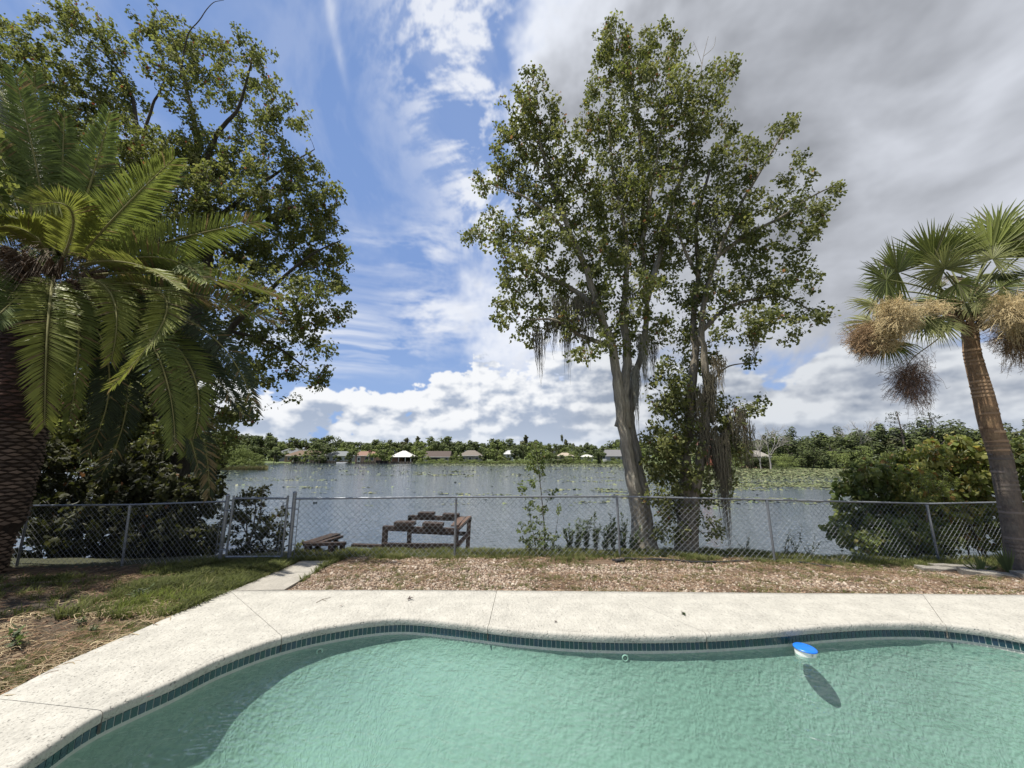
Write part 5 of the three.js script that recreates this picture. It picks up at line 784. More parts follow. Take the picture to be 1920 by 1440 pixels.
// ---------- gravel, litter, grass ----------
const scatter = (name, label, geo, m, list, cat) => { const I = new THREE.InstancedMesh(geo, m, list.length), o = new THREE.Object3D(), c = new THREE.Color(); list.forEach((q, i) => { o.position.copy(q.p); o.rotation.set(...q.r); o.scale.set(...q.s); o.updateMatrix(); I.setMatrixAt(i, o.matrix); I.setColorAt(i, c.setRGB(...q.c)); }); return top(I, name, { kind: 'stuff', label, category: cat }); };
const onDeck = (x, z) => inPoly(x, z, DECK) || inPoly(x, z, walkPoly);
{
  seed(401);
  const g = new THREE.IcosahedronGeometry(1, 1), p = g.attributes.position; for (let i = 0; i < p.count; i++) { const k = 1 + 0.22 * noise3(p.getX(i) * 1.3, p.getY(i) * 1.3, p.getZ(i) * 1.3); p.setXYZ(i, p.getX(i) * k, p.getY(i) * k, p.getZ(i) * k); } g.computeVertexNormals();
  const stones = [], tones = [[0.34, 0.265, 0.2], [0.40, 0.325, 0.25], [0.45, 0.385, 0.315], [0.22, 0.16, 0.115], [0.28, 0.195, 0.14], [0.18, 0.138, 0.105]];
  while (stones.length < 30000) {
    const x = rr(-3.2, 10.5), z = -rr(5.42, 7.45); if (onDeck(x, z) || (x < -3.0 && z > -5.6)) continue;
    const d = -z, cover = 0.9 - 0.75 * ss(0.05, 0.35, noise3(x * 0.8 + 3, z * 1.6, 2) + 0.25 * ss(1.5, 5, x) - 0.1) - 0.55 * ss(6.7, 7.2, d - 0.15 * Math.sin(x)) + (x < 0 ? 0.3 : 0); if (rnd() > cover) continue;
    const s = rr(0.006, 0.017) * (rnd() < 0.05 ? 1.8 : 1); stones.push({ p: V3(x, groundY(x, z) + s * 0.25, z), r: [rr(0, 6), rr(0, 6), rr(0, 6)], s: [s * rr(0.8, 1.3), s * rr(0.5, 0.8), s * rr(0.8, 1.2)], c: shadeOf(pick(tones), rr(0.75, 1.15)) });
  }
  scatter('gravel', 'pinkish tan pebbles covering the bed between deck and fence', g, mat({ roughness: 0.95 }), stones, 'gravel');
  // dry straw and pine needles
  const sg = (() => { const m = new MB(), q = curve([V3(-0.5, 0, 0), V3(-0.2, 0.06, 0.05), V3(0.2, 0.07, -0.05), V3(0.5, 0, 0.04)], 5); m.tube(q, along(q, () => 0.012), 3, [1, 1, 1], 0, false); return m.geo(); })();
  const straw = []; const st = [[0.30, 0.20, 0.12], [0.22, 0.13, 0.08], [0.36, 0.27, 0.17], [0.15, 0.09, 0.06]];
  while (straw.length < 23000) { const left = rnd() < 0.66, x = left ? rr(-10, -3.6) : rr(-3, 10.5), z = left ? -rr(2.2, 7.4) : -rr(5.42, 7.5); if (onDeck(x, z)) continue; const c = noise3(x * 0.9, z * 1.1, 7); if (rnd() > (left ? 0.4 + c : 0.5 + ss(1.2, 5, x) * 0.4 + c * 1.2)) continue; const L = rr(0.06, 0.2), y = groundY(x, z) + rr(0.002, 0.03); straw.push({ p: V3(x, y, z), r: [rr(-0.25, 0.25), rr(0, 6.28), rr(-0.2, 0.2)], s: [L, L * 0.9, L * 0.9], c: shadeOf(pick(st), rr(0.6, 1.15) * (left && x < -6 ? 0.75 : 1)) }); }
  scatter('straw_litter', 'dry straw, needles and stalks strewn over the dirt and gravel', sg, mat({ roughness: 1 }), straw, 'litter');
  // long dry runners curled over the dirt beside the deck
  const rg = (() => { const m = new MB(), q = curve([V3(-0.5, 0.01, 0), V3(-0.25, 0.08, 0.16), V3(0.05, 0.05, -0.08), V3(0.3, 0.11, 0.1), V3(0.5, 0.01, -0.06)], 14); m.tube(q, along(q, () => 0.009), 4, [1, 1, 1], 0, false); return m.geo(); })();
  const runners = []; while (runners.length < 900) { const e = Math.pow(rnd(), 1.4) * 1.7, z = -rr(2.3, 5.2), x = -3.84 - e; if (onDeck(x, z) || noise3(x * 1.5, z * 1.5, 15) < -0.05) continue; const L = rr(0.16, 0.42); runners.push({ p: V3(x, groundY(x, z) + rr(0, 0.02), z), r: [rr(-0.1, 0.1), rr(0, 6.28), rr(-0.1, 0.1)], s: [L, L, L], c: shadeOf(pick([[0.42, 0.34, 0.21], [0.34, 0.27, 0.17], [0.28, 0.20, 0.12]]), rr(0.7, 1.15)) }); }
  scatter('dry_runners', 'curly tan dry grass runners on the dirt beside the left deck edge', rg, mat({ roughness: 1 }), runners, 'dry grass');
  const lf = (() => { const m = new MB(); leaf(m, V3(), V3(0, 0.1, 1).normalize(), UP, 1, 0, [1, 1, 1]); return m.geo(); })();
  const dead = []; while (dead.length < 2600) { const x = rnd() < 0.7 ? rr(-10, -3.7) : rr(-2, 10), z = -rr(2.4, 7.6); if (onDeck(x, z) || (x > -3 && z > -5.5)) continue; if (x > -3 && rnd() < 0.5) continue; const s = rr(0.03, 0.07); dead.push({ p: V3(x, groundY(x, z) + 0.012, z), r: [rr(-0.4, 0.4), rr(0, 6.28), rr(-0.4, 0.4)], s: [s, s, s], c: shadeOf(pick([[0.17, 0.10, 0.06], [0.12, 0.065, 0.04], [0.22, 0.16, 0.10]]), rr(0.6, 1.2)) }); }
  scatter('leaf_litter', 'brown fallen leaves lying on the dirt under the trees', lf, M.dryInst = mat({ roughness: 1 }), dead, 'litter');
  // grass tufts: blades on an instanced clump
  const tuft = (n, bend, wd) => { const m = new MB(); for (let k = 0; k < n; k++) { const a = rr(0, 6.28), r = rr(0, 0.25), b = V3(Math.cos(a) * r, 0, Math.sin(a) * r), d = V3(Math.cos(a + rr(-0.8, 0.8)), 0, Math.sin(a + rr(-0.8, 0.8))), h = rr(0.5, 1), s = V3(-d.z, 0, d.x).multiplyScalar(wd), mid = b.clone().add(V3(0, h * 0.6, 0)).addScaledVector(d, bend * 0.35 * h), e = b.clone().add(V3(0, h * (1 - bend * 0.35), 0)).addScaledVector(d, bend * h), i = [b.clone().add(s), b.clone().sub(s), mid.clone().add(s.clone().multiplyScalar(0.8)), mid.clone().sub(s.clone().multiplyScalar(0.8)), e].map((q) => m.v(q)); m.tri(i[0], i[1], i[2]); m.tri(i[1], i[3], i[2]); m.tri(i[2], i[3], i[4]); } return m.geo(); };
  const gm = mat({ roughness: 1, transmission: 0.4, thickness: 0, specularIntensity: 0.25 });
  const up = [[0.10, 0.12, 0.032], [0.135, 0.15, 0.045], [0.08, 0.095, 0.028]], pale = [[0.19, 0.20, 0.075], [0.24, 0.22, 0.10], [0.13, 0.155, 0.05]];
  const lawn = []; let guard = 0; while (lawn.length < 6000 && guard++ < 400000) {
    const x = rr(-9, -3.05), z = -rr(2.0, 7.4); if (onDeck(x, z)) continue;
    const edge = -3.85 - x, n = noise3(x * 1.1, z * 1.1, 5), d = -z;
    const dens = d > 6.5 ? (0.75 - 0.9 * ss(5.2, 6.6, -x + n * 0.8)) : d > 4.7 ? 0.5 * (1 - ss(0.4, 1.4, edge + n * 1.8)) + (n > 0.15 ? 0.22 : 0.04) : 0.6 * (1 - ss(0.25, 0.8, edge + n * 0.6)) + (n > 0.32 ? 0.25 : 0);
    if (rnd() > dens) continue;
    const near = d < 4.7, h = near ? rr(0.025, 0.07) : rr(0.05, 0.15) * (noise3(x * 2, z * 2, 8) > 0.1 ? 1.35 : 1);
    if (edge < 0.95 && edge > 0.02 && d > 4.7 && d < 6.0 && n > -0.15 && rnd() < 0.4) { const t = rr(0.10, 0.20); lawn.push({ p: V3(x, groundY(x, z) - 0.004, z), r: [0, rr(0, 6.28), 0], s: [t * 0.9, t, t * 0.9], c: shadeOf(pick([[0.20, 0.24, 0.05], [0.16, 0.20, 0.045]]), rr(0.8, 1.2)) }); continue; }
    lawn.push({ p: V3(x, groundY(x, z) - 0.004, z), r: [0, rr(0, 6.28), 0], s: [h * rr(1, 1.7), h, h * rr(1, 1.7)], c: shadeOf(pick((near ? rnd() < 0.85 : rnd() < 0.12) ? pale : up), rr(0.75, 1.2)) });
  }
  scatter('lawn_grass', 'patchy long grass and weeds on the shaded dirt left of the deck', tuft(16, 0.55, 0.022), gm, lawn, 'grass');
  const bank = []; guard = 0; while (bank.length < 13000 && guard++ < 400000) {
    const x = rr(-4.2, 10.5), z = -rr(6.6, 8.2), d = -z; const n = noise3(x * 1.4, z * 2, 3); const dens = ss(7.0, 7.4, d + n * 0.6 + (x > 2 ? 0.15 : 0)) * clamp(0.55 + 1.2 * noise3(x * 2.7, z * 2.7, 6), 0.1, 1) + (n > 0.28 ? 0.3 : 0) + (Math.hypot(x - 0.3, (z + 6.9) * 1.6) < 0.4 ? 0.6 : 0); if (onDeck(x, z) || rnd() > dens) continue;
    const h = d > 7.2 ? rr(0.035, 0.11) * (1 + 0.7 * n) : rr(0.025, 0.07); bank.push({ p: V3(x, groundY(x, z) - 0.004, z), r: [0, rr(0, 6.28), 0], s: [h * rr(0.7, 1.2), h, h * rr(0.7, 1.2)], c: shadeOf(pick(rnd() < 0.45 ? pale : up), rr(0.95, 1.45)) });
  }
  scatter('bank_grass', 'bright green grass along the foot of the chain-link fence', tuft(14, 0.4, 0.02), gm, bank, 'grass');
  const specks = []; while (specks.length < 3000) { const x = rr(-2.9, 10), z = -rr(5.42, 7); if (onDeck(x, z)) continue; if (noise3(x * 1.6, z * 3, 12) + (x > 3 ? 0.1 : 0) < 0.10 && rnd() > 0.10 + (z > -5.6 ? 0.2 : 0)) continue; const h = rr(0.025, 0.075); specks.push({ p: V3(x, groundY(x, z), z), r: [0, rr(0, 6.28), 0], s: [h * 1.5, h, h * 1.5], c: shadeOf(pick(rnd() < 0.5 ? pale : up), rr(0.8, 1.2)) }); }
  scatter('gravel_weeds', 'sparse short weeds and grass tufts growing through the gravel', tuft(10, 0.6, 0.03), gm, specks, 'weeds');
}
// leafy weeds standing at the edge of the lawn
[[262, 1112, 13, 'light green leafy weed standing in the shade, nearest the path'], [150, 1165, 10, 'small leafy weed low at the far left of the dirt'], [172, 1180, 9, 'pale sprig of leaves lying by the dry stalks'], [33, 1195, 22, 'low broad-leaved weed at the lower left edge']].forEach(([px, py, r, label], i) => {
  seed(500 + i); const a = G(px, py + r, -0.05), h = r / FOCAL * -a.z * 1.6, m = new MB(a), w = new MB(a); for (let s = 0; s < 6; s++) { const e = a.clone().add(V3(rr(-1, 1) * h * 0.5, h * rr(0.5, 1), rr(-1, 1) * h * 0.5)); w.tube([a, e], [0.003, 0.0015], 3, [0.08, 0.1, 0.04], 0, false); for (let k = 0; k < 9; k++) leaf(m, a.clone().lerp(e, rr(0.3, 1)), V3(rr(-1, 1), rr(-0.2, 0.7), rr(-1, 1)).normalize(), UP, rr(0.3, 0.5) * h, 1, shadeOf([0.085, 0.125, 0.03], rr(0.7, 1.3))); }
  const g = thing('leafy_weed', label, 'weed', a); part(g, 'stems', w.geo(), M.plain); part(g, 'foliage', m.geo(), M.leaf, STUFF);
});
// ---------- far shore ----------
const LK = LAKE;
// lily pads: dense mats on the far and right water, scattered rafts elsewhere
{
  seed(601);
  const m = new MB(), n = 9, c = m.v(V3(0, 0, 0)); for (let k = 0; k <= n; k++) { const a = 0.25 + 5.8 * k / n; m.v(V3(Math.cos(a), 0.05, Math.sin(a))); } for (let k = 0; k < n; k++) m.tri(c, c + 1 + k, c + 2 + k);
  const pads = [], tones = [[0.13, 0.16, 0.06], [0.17, 0.185, 0.08], [0.10, 0.13, 0.05], [0.20, 0.20, 0.095], [0.07, 0.08, 0.035]];
  let guard = 0;
  while (pads.length < 60000 && guard++ < 3e6) {
    const k = rr(-0.85, 1.0), u = rnd(), d = 17 * Math.pow(170 / 17, u), x = k * d; if (d > shoreDepth(k)) continue;
    const s = shoreDepth(k), right = ss(0.18, 0.5, k);
    const n1 = noise3(x * 0.035, d * 0.11, 3), n2 = noise3(x * 0.14, d * 0.35, 8), n3 = noise3(x * 0.9, d * 1.2, 5);
    const n4 = noise3(x * 0.4, d * 0.4, 15); let dens = ss(0.22, 0.55, n2 * 0.5 + n1 * 0.5 + n3 * 0.5 + n4 * 0.5) * ss(20, 34, d) * 0.26 + (n3 > 0.34 ? 0.012 * ss(26, 44, d) : 0);
    if (k > -0.2) dens = Math.max(dens, 0.75 * ss(lerp(108, 30, right), lerp(132, 62, right), d + n1 * 26 + n2 * 12) * (n3 > -0.25 ? 1 : 0.35));
    else dens = Math.max(dens, ss(s - 10, s, d) * 0.5);
    if (rnd() > dens) continue;
    const sz = rr(0.06, 0.15) * (d > 60 ? 1.6 : 1), tilt = rnd() < 0.25 ? 0.35 : 0.1; pads.push({ p: V3(x, LK + 0.012 + (d > 50 ? rr(0, 0.08) : rr(0, 0.02)), -d), r: [rr(-1, 1) * tilt, rr(0, 6.28), rr(-1, 1) * tilt], s: [sz, sz, sz], c: shadeOf(pick(tones), rr(0.75, 1.2)) });
  }
  scatter('lily_pads', 'yellow-green lily pads floating in rafts across the lake', m.geo(), mat({ roughness: 0.6 }), pads, 'lily pads');
}
// leaf-clump tree prototypes for the shore
function clumpTree(s, n, size, shape, colors, trunkTone) {
  seed(s); const g = new MB(), w = new MB(), lobes = []; const nl = shape.lobes; for (let k = 0; k < nl; k++) { const a = rr(0, 6.28), r = rr(0.15, 0.62) * shape.w, y = lerp(shape.base, 0.92, Math.pow(rnd(), 0.8)); lobes.push([Math.cos(a) * r * (1.1 - 0.6 * Math.max(0, y - 0.5)), y * rr(0.85, 1.06), Math.sin(a) * r, rr(0.10, 0.27) * shape.w, rr(0.06, 0.19)]); }
  for (let k = 0; k < n; k++) { const L = lobes[k % nl], d = randDir(), q = Math.pow(rnd(), 0.3), p = V3(L[0] + d.x * L[3] * q, Math.max(shape.base * 0.55, L[1] + d.y * L[4] * q), L[2] + d.z * L[3] * q), c = shadeOf(pick(colors), rr(0.7, 1.3)); const nrm = d.clone().add(V3(0, 0.7, 0)).add(randDir().multiplyScalar(0.8)).normalize(), dir = randDir().cross(nrm).normalize(); leaf(g, p, dir, nrm, size * rr(0.6, 1.3), 0, c); }
  w.tube([V3(0, -0.05, 0), V3(rr(-0.02, 0.02), 0.25, 0), V3(rr(-0.04, 0.04), 0.6, rr(-0.04, 0.04))], [0.022, 0.018, 0.008], 6, trunkTone); for (let k = 0; k < 6; k++) { const L = pick(lobes); w.tube([V3(0, 0.2 + 0.05 * k, 0), V3(L[0] * 0.5, lerp(0.3, L[1], 0.6), L[2] * 0.5), V3(L[0], L[1], L[2])], [0.010, 0.007, 0.003], 4, trunkTone, 0, false); }
  return [w.geo(), g.geo()];
}
const FG = [[0.070, 0.096, 0.030], [0.092, 0.122, 0.036], [0.12, 0.145, 0.046], [0.09, 0.105, 0.045]], FL = [[0.15, 0.19, 0.05], [0.19, 0.225, 0.065], [0.13, 0.165, 0.045]], FO = [[0.085, 0.095, 0.035], [0.12, 0.125, 0.05], [0.075, 0.08, 0.035]];
const PROTO = [clumpTree(701, 1500, 0.070, { lobes: 16, w: 0.62, base: 0.22 }, FG, [0.08, 0.065, 0.05]), clumpTree(702, 1500, 0.070, { lobes: 14, w: 0.5, base: 0.3 }, FO, [0.09, 0.075, 0.06]), clumpTree(703, 1500, 0.068, { lobes: 20, w: 0.72, base: 0.10 }, FL, [0.08, 0.07, 0.05]), clumpTree(704, 1500, 0.066, { lobes: 18, w: 0.85, base: 0.12 }, FG, [0.08, 0.065, 0.05]), clumpTree(705, 2600, 0.05, { lobes: 24, w: 0.8, base: 0.1 }, FG.map((c) => shadeOf(c, 0.8)), [0.07, 0.06, 0.05]), clumpTree(706, 2600, 0.05, { lobes: 22, w: 1.3, base: 0.06 }, FL, [0.08, 0.07, 0.05])];
function farTree(k, px, d, h, label, group, wide = 1, name = 'shore_tree', baseY) {
  const x = (px - 960) / FOCAL * d * CP, g = thing(name, label, name === 'shore_bush' ? 'bush' : 'tree', V3(x, baseY ?? Math.max(groundY(x, -d), LK) - 0.1, -d), group); // x along the view line of that column
  part(g, name === 'shore_bush' ? 'stems' : 'trunk', PROTO[k][0], M.plain); part(g, name === 'shore_bush' ? 'foliage' : 'crown', PROTO[k][1], M.farLeaf, STUFF); g.scale.set(h * wide, h * (0.85 + 0.3 * rnd()), h * wide * (0.8 + 0.4 * rnd())); g.rotation.y = px * 1.7; return g;
}
{
  seed(801);
  const G1 = 'trees of the far treeline behind the houses', G2 = 'dark trees of the right shore';
  // back row behind the houses
  for (let px = 360; px < 1440; px += 11) { const u = (px - 400) / 800, prof = 12.6 - 2.4 * ss(500, 470, px) - (px > 960 && px < 1150 ? 1.8 : 0) - (px > 1080 && px < 1150 ? 1.4 : 0); farTree(pick([0, 0, 1, 3, 3]), px + rr(-5, 5), rr(203, 226), prof * rr(0.86, 1.12) * 1.12, 'one of the tall dark trees in the far treeline behind the lake houses', G1, rr(1.0, 1.4), 'treeline_tree'); }
  for (let px = 380; px < 1440; px += 26) farTree(pick([0, 2, 3]), px + rr(-8, 8), rr(186, 198), rr(7, 9.5), 'one of the mid-height trees standing between the lake houses and the treeline', 'trees between the houses and the treeline', rr(0.9, 1.3), 'background_tree');
  // trees that stand out in front
  farTree(0, 515, 163, 6.8, 'round dark green tree at the water left of the brown-roofed house', null, 1.35); farTree(2, 574, 166, 5.6, 'small tree in front of the brown-roofed porch', null, 1.2); farTree(0, 632, 164, 3.6, 'low dark tree hiding part of the grey-blue house', null, 1.3); farTree(2, 716, 160, 8.6, 'bright green tree between the salmon-roofed house and the white pavilion', null, 1.1); farTree(3, 604, 176, 8.8, 'broad light tree behind the grey-blue house', null, 1.3); farTree(2, 930, 158, 7.4, 'rounded green tree right of the hip-roofed house', null, 1.3); farTree(2, 857, 160, 4.2, 'olive tree beside the dark-roofed long house', null, 1.4); farTree(0, 848, 156, 2.9, 'small round bush-like tree at the corner of the dark-roofed house', null, 1.2); farTree(0, 968, 160, 6.6, 'dark tree right of the half-hidden white house', null, 1.0); farTree(2, 1010, 152, 7.0, 'light green trees behind the slender sapling', null, 1.4); farTree(0, 1125, 150, 4.6, 'dark round tree left of the grey gabled house', null, 1.5); farTree(2, 1075, 154, 4.0, 'low bushy tree in front of the pale roof', null, 1.6); farTree(3, 1045, 150, 3.8, 'spreading low tree left of the pale roof', null, 1.6); farTree(0, 776, 160, 3.4, 'dark small tree at the right end of the white pavilion', null, 1.1);
  farTree(1, 985, 215, 13.2, 'tall rounded tree topping the treeline behind the sapling', null, 1.1); farTree(1, 1058, 218, 14.2, 'tallest narrow tree of the treeline left of the pale trunk', null, 0.7);
  [[552, 3.4, 0, 'low dark shrub at the left end of the brown-roofed house'], [600, 4.2, 3, 'spreading tree at the right end of the brown-roofed house'], [660, 4.4, 0, 'dark tree between the grey-blue and salmon-roofed houses'], [690, 2.2, 2, 'short bush below the salmon-roofed house'], [792, 4.6, 2, 'light tree between the white pavilion and the dark-roofed house'], [826, 2.4, 5, 'low hedge bush below the dark-roofed long house'], [888, 1.8, 5, 'low bush below the hip-roofed tan house'], [912, 5.0, 0, 'dark tree at the right end of the hip-roofed house'], [946, 3.8, 2, 'bushy tree hiding the base of the white house'], [1062, 3.0, 3, 'bush hiding the pale-roofed house'], [1100, 3.0, 2, 'bush below the whitish roof'], [1150, 2.4, 0, 'bush below the grey gabled house']].forEach(([px, h, k, label]) => farTree(k, px, 161, h, label, null, 1.35, k === 5 ? 'shore_bush' : 'shore_tree'));
  // low waterside growth
  for (let px = 800; px < 1180; px += 13) farTree(5, px + rr(-4, 4), rr(148, 156), rr(1.2, 2.0), 'one of the low bright bushes along the far waterline', 'low bushes along the far waterline', rr(1.3, 2), 'shore_bush');
  // willow island at the left
  [[405, 88, 6.6], [425, 92, 6.2], [445, 90, 5.6], [462, 91, 4.8], [478, 92, 3.6], [490, 91, 2.4], [385, 90, 6.6], [412, 86, 3], [440, 86, 2.4], [468, 88, 2]].forEach(([px, d, h], i) => farTree(5, px, d, h, ['tallest willow thicket bush on the left spit', 'second tall willow bush on the left spit', 'middle willow bush on the left spit', 'lower willow bush sloping toward the spit tip', 'small willow bush near the spit tip', 'lowest bush at the very tip of the spit', 'willow bush half hidden by the dark oak foliage', 'low reeds-edge bush in front of the tallest willow', 'low bush at the waterline in the middle of the spit', 'low waterline bush near the spit tip'][i], null, 0.75, 'shore_bush', LK));
  // right shore
  for (let px = 1330; px < 1990; px += 17) farTree(pick([4, 4, 0, 1]), px + rr(-6, 6), rr(112, 132), (px < 1480 ? 7.8 : px < 1640 ? 9.6 : 11.6) * rr(0.85, 1.12), 'one of the dark trees crowding the right shore', G2, rr(1.0, 1.35), 'treeline_tree');
  for (let px = 1370; px < 1640; px += 15) farTree(pick([5, 4, 3]), px + rr(-5, 5), rr(93, 99), rr(2.5, 5), 'one of the bushes at the foot of the right shore trees', 'bushes along the right waterline', rr(1.1, 1.5), 'shore_bush');
  farTree(4, 1480, 104, 9.6, 'round dark tree rising behind the right lily mat', null, 1.1); farTree(4, 1560, 102, 9.4, 'broad dark tree left of the tall thin pine', null, 1.3); farTree(4, 1590, 108, 9.6, 'dark tree under the brown hanging flower cluster', null, 1.1); farTree(4, 1760, 110, 11.5, 'wide dark crown behind the grapevine thicket', null, 1.5); farTree(4, 1830, 112, 12, 'dark crown directly left of the fan palm trunk', null, 1.3);
  // thin flat-topped pine and two bare trees
  const pine = (px, d, h, label) => { const x = (px - 960) / FOCAL * d * CP, at = V3(x, groundY(x, -d), -d), g = thing('pine_tree', label, 'tree', at), w = new MB(at), f = new MB(at); w.tube([at, at.clone().add(V3(0.3, h * 0.5, 0)), at.clone().add(V3(0, h, 0))], [0.25, 0.2, 0.08], 8, [0.10, 0.08, 0.065]); for (let k = 0; k < 20; k++) { const y = lerp(0.5, 0.98, k / 19) * h, L = h * 0.30 * (1.15 - 0.5 * (y / h)) * rr(0.5, 1.1), a = rr(0, 6.28), s = at.clone().add(V3(0, y - 0.4, 0)), e = s.clone().add(V3(Math.cos(a) * L, rr(0.2, 0.9), Math.sin(a) * L)); w.tube([s, s.clone().lerp(e, 0.5).add(V3(0, -0.1, 0)), e], [0.07, 0.05, 0.02], 4, [0.09, 0.075, 0.06], 0, false); for (let j = 0; j < 24; j++) { const p = s.clone().lerp(e, rr(0.5, 1.05)).add(V3(rr(-1, 1) * 0.7, rr(-0.1, 0.3), rr(-1, 1) * 0.7)); leaf(f, p, randDir(), UP, rr(0.35, 0.7), 1, shadeOf([0.035, 0.05, 0.022], rr(0.7, 1.3))); } } part(g, 'trunk', w.geo(), M.plain); part(g, 'crown', f.geo(), M.leaf, STUFF); };
  pine(1697, 104, 14.4, 'thin flat-topped pine rising above the right treeline'); pine(1757, 112, 15.2, 'second sparse pine top right of the flat-topped pine');
  const bare = (px, d, h, label, s, moss) => { seed(s); const x = (px - 960) / FOCAL * d * CP, at = V3(x, groundY(x, -d), -d), g = thing('bare_tree', label, 'tree', at), w = new MB(at), rec = (p, dir, L, r, lev) => { const e = p.clone().addScaledVector(dir, L); w.tube([p, p.clone().lerp(e, 0.5).add(randDir().multiplyScalar(L * 0.06)), e], [r, r * 0.8, r * 0.62], lev > 2 ? 3 : 6, shadeOf([0.27, 0.25, 0.23], rr(0.8, 1.1)), 0, false); if (lev < 5) for (let k = 0; k < 3; k++) rec(p.clone().lerp(e, k ? rr(0.5, 1) : 1), dir.clone().add(randDir().multiplyScalar(0.62)).add(V3(0, 0.1, 0)).normalize(), L * rr(0.6, 0.82), r * 0.58, lev + 1); }; rec(at, V3(0, 1, 0), h * 0.30, h * 0.016, 0); part(g, 'trunk', w.geo(), M.plain); };
  bare(1442, 88, 12.5, 'bare grey dead tree by the peach house on the right shore', 811); bare(1425, 90, 9.5, 'smaller bare tree in front of the peach house', 812); bare(1605, 100, 14.5, 'bare twig tops above the right shore trees', 813);
}
// reeds on the left spit and bright lawn strips
{
  seed(820); const list = []; const m = new MB(); for (let k = 0; k < 9; k++) { const a = rr(0, 6.28), b = V3(Math.cos(a) * 0.3, 0, Math.sin(a) * 0.3), e = V3(b.x * 2, rr(0.6, 1), b.z * 2), s = V3(-Math.sin(a), 0, Math.cos(a)).multiplyScalar(0.03); const i = [b.clone().add(s), b.clone().sub(s), e].map((q) => m.v(q)); m.tri(i[0], i[1], i[2]); }
  while (list.length < 2600) { const px = rr(370, 502), d = rr(84, 90), x = (px - 960) / FOCAL * d * CP, h = rr(0.5, 1.2); list.push({ p: V3(x, LK - 0.05, -d), r: [0, rr(0, 6.28), 0], s: [h, h, h], c: shadeOf(pick([[0.17, 0.16, 0.06], [0.14, 0.16, 0.05], [0.2, 0.16, 0.08]]), rr(0.8, 1.2)) }); }
  while (list.length < 6000) { const k = rr(-0.55, 0.3), s = shoreDepth(k) - rr(-3, 5), h = rr(0.25, 0.7) * (k > -0.1 ? 1.3 : 0.6); list.push({ p: V3(k * s, Math.max(LK, groundY(k * s, -s)) - 0.05, -s), r: [0, rr(0, 6.28), 0], s: [h * 1.6, h, h * 1.6], c: shadeOf(pick([[0.12, 0.17, 0.045], [0.15, 0.18, 0.055], [0.09, 0.13, 0.035]]), rr(0.8, 1.2)) }); }
  scatter('reeds', 'yellowish reeds and marsh grass along the far waterlines', m.geo(), mat({ roughness: 0.95 }), list, 'reeds');
}
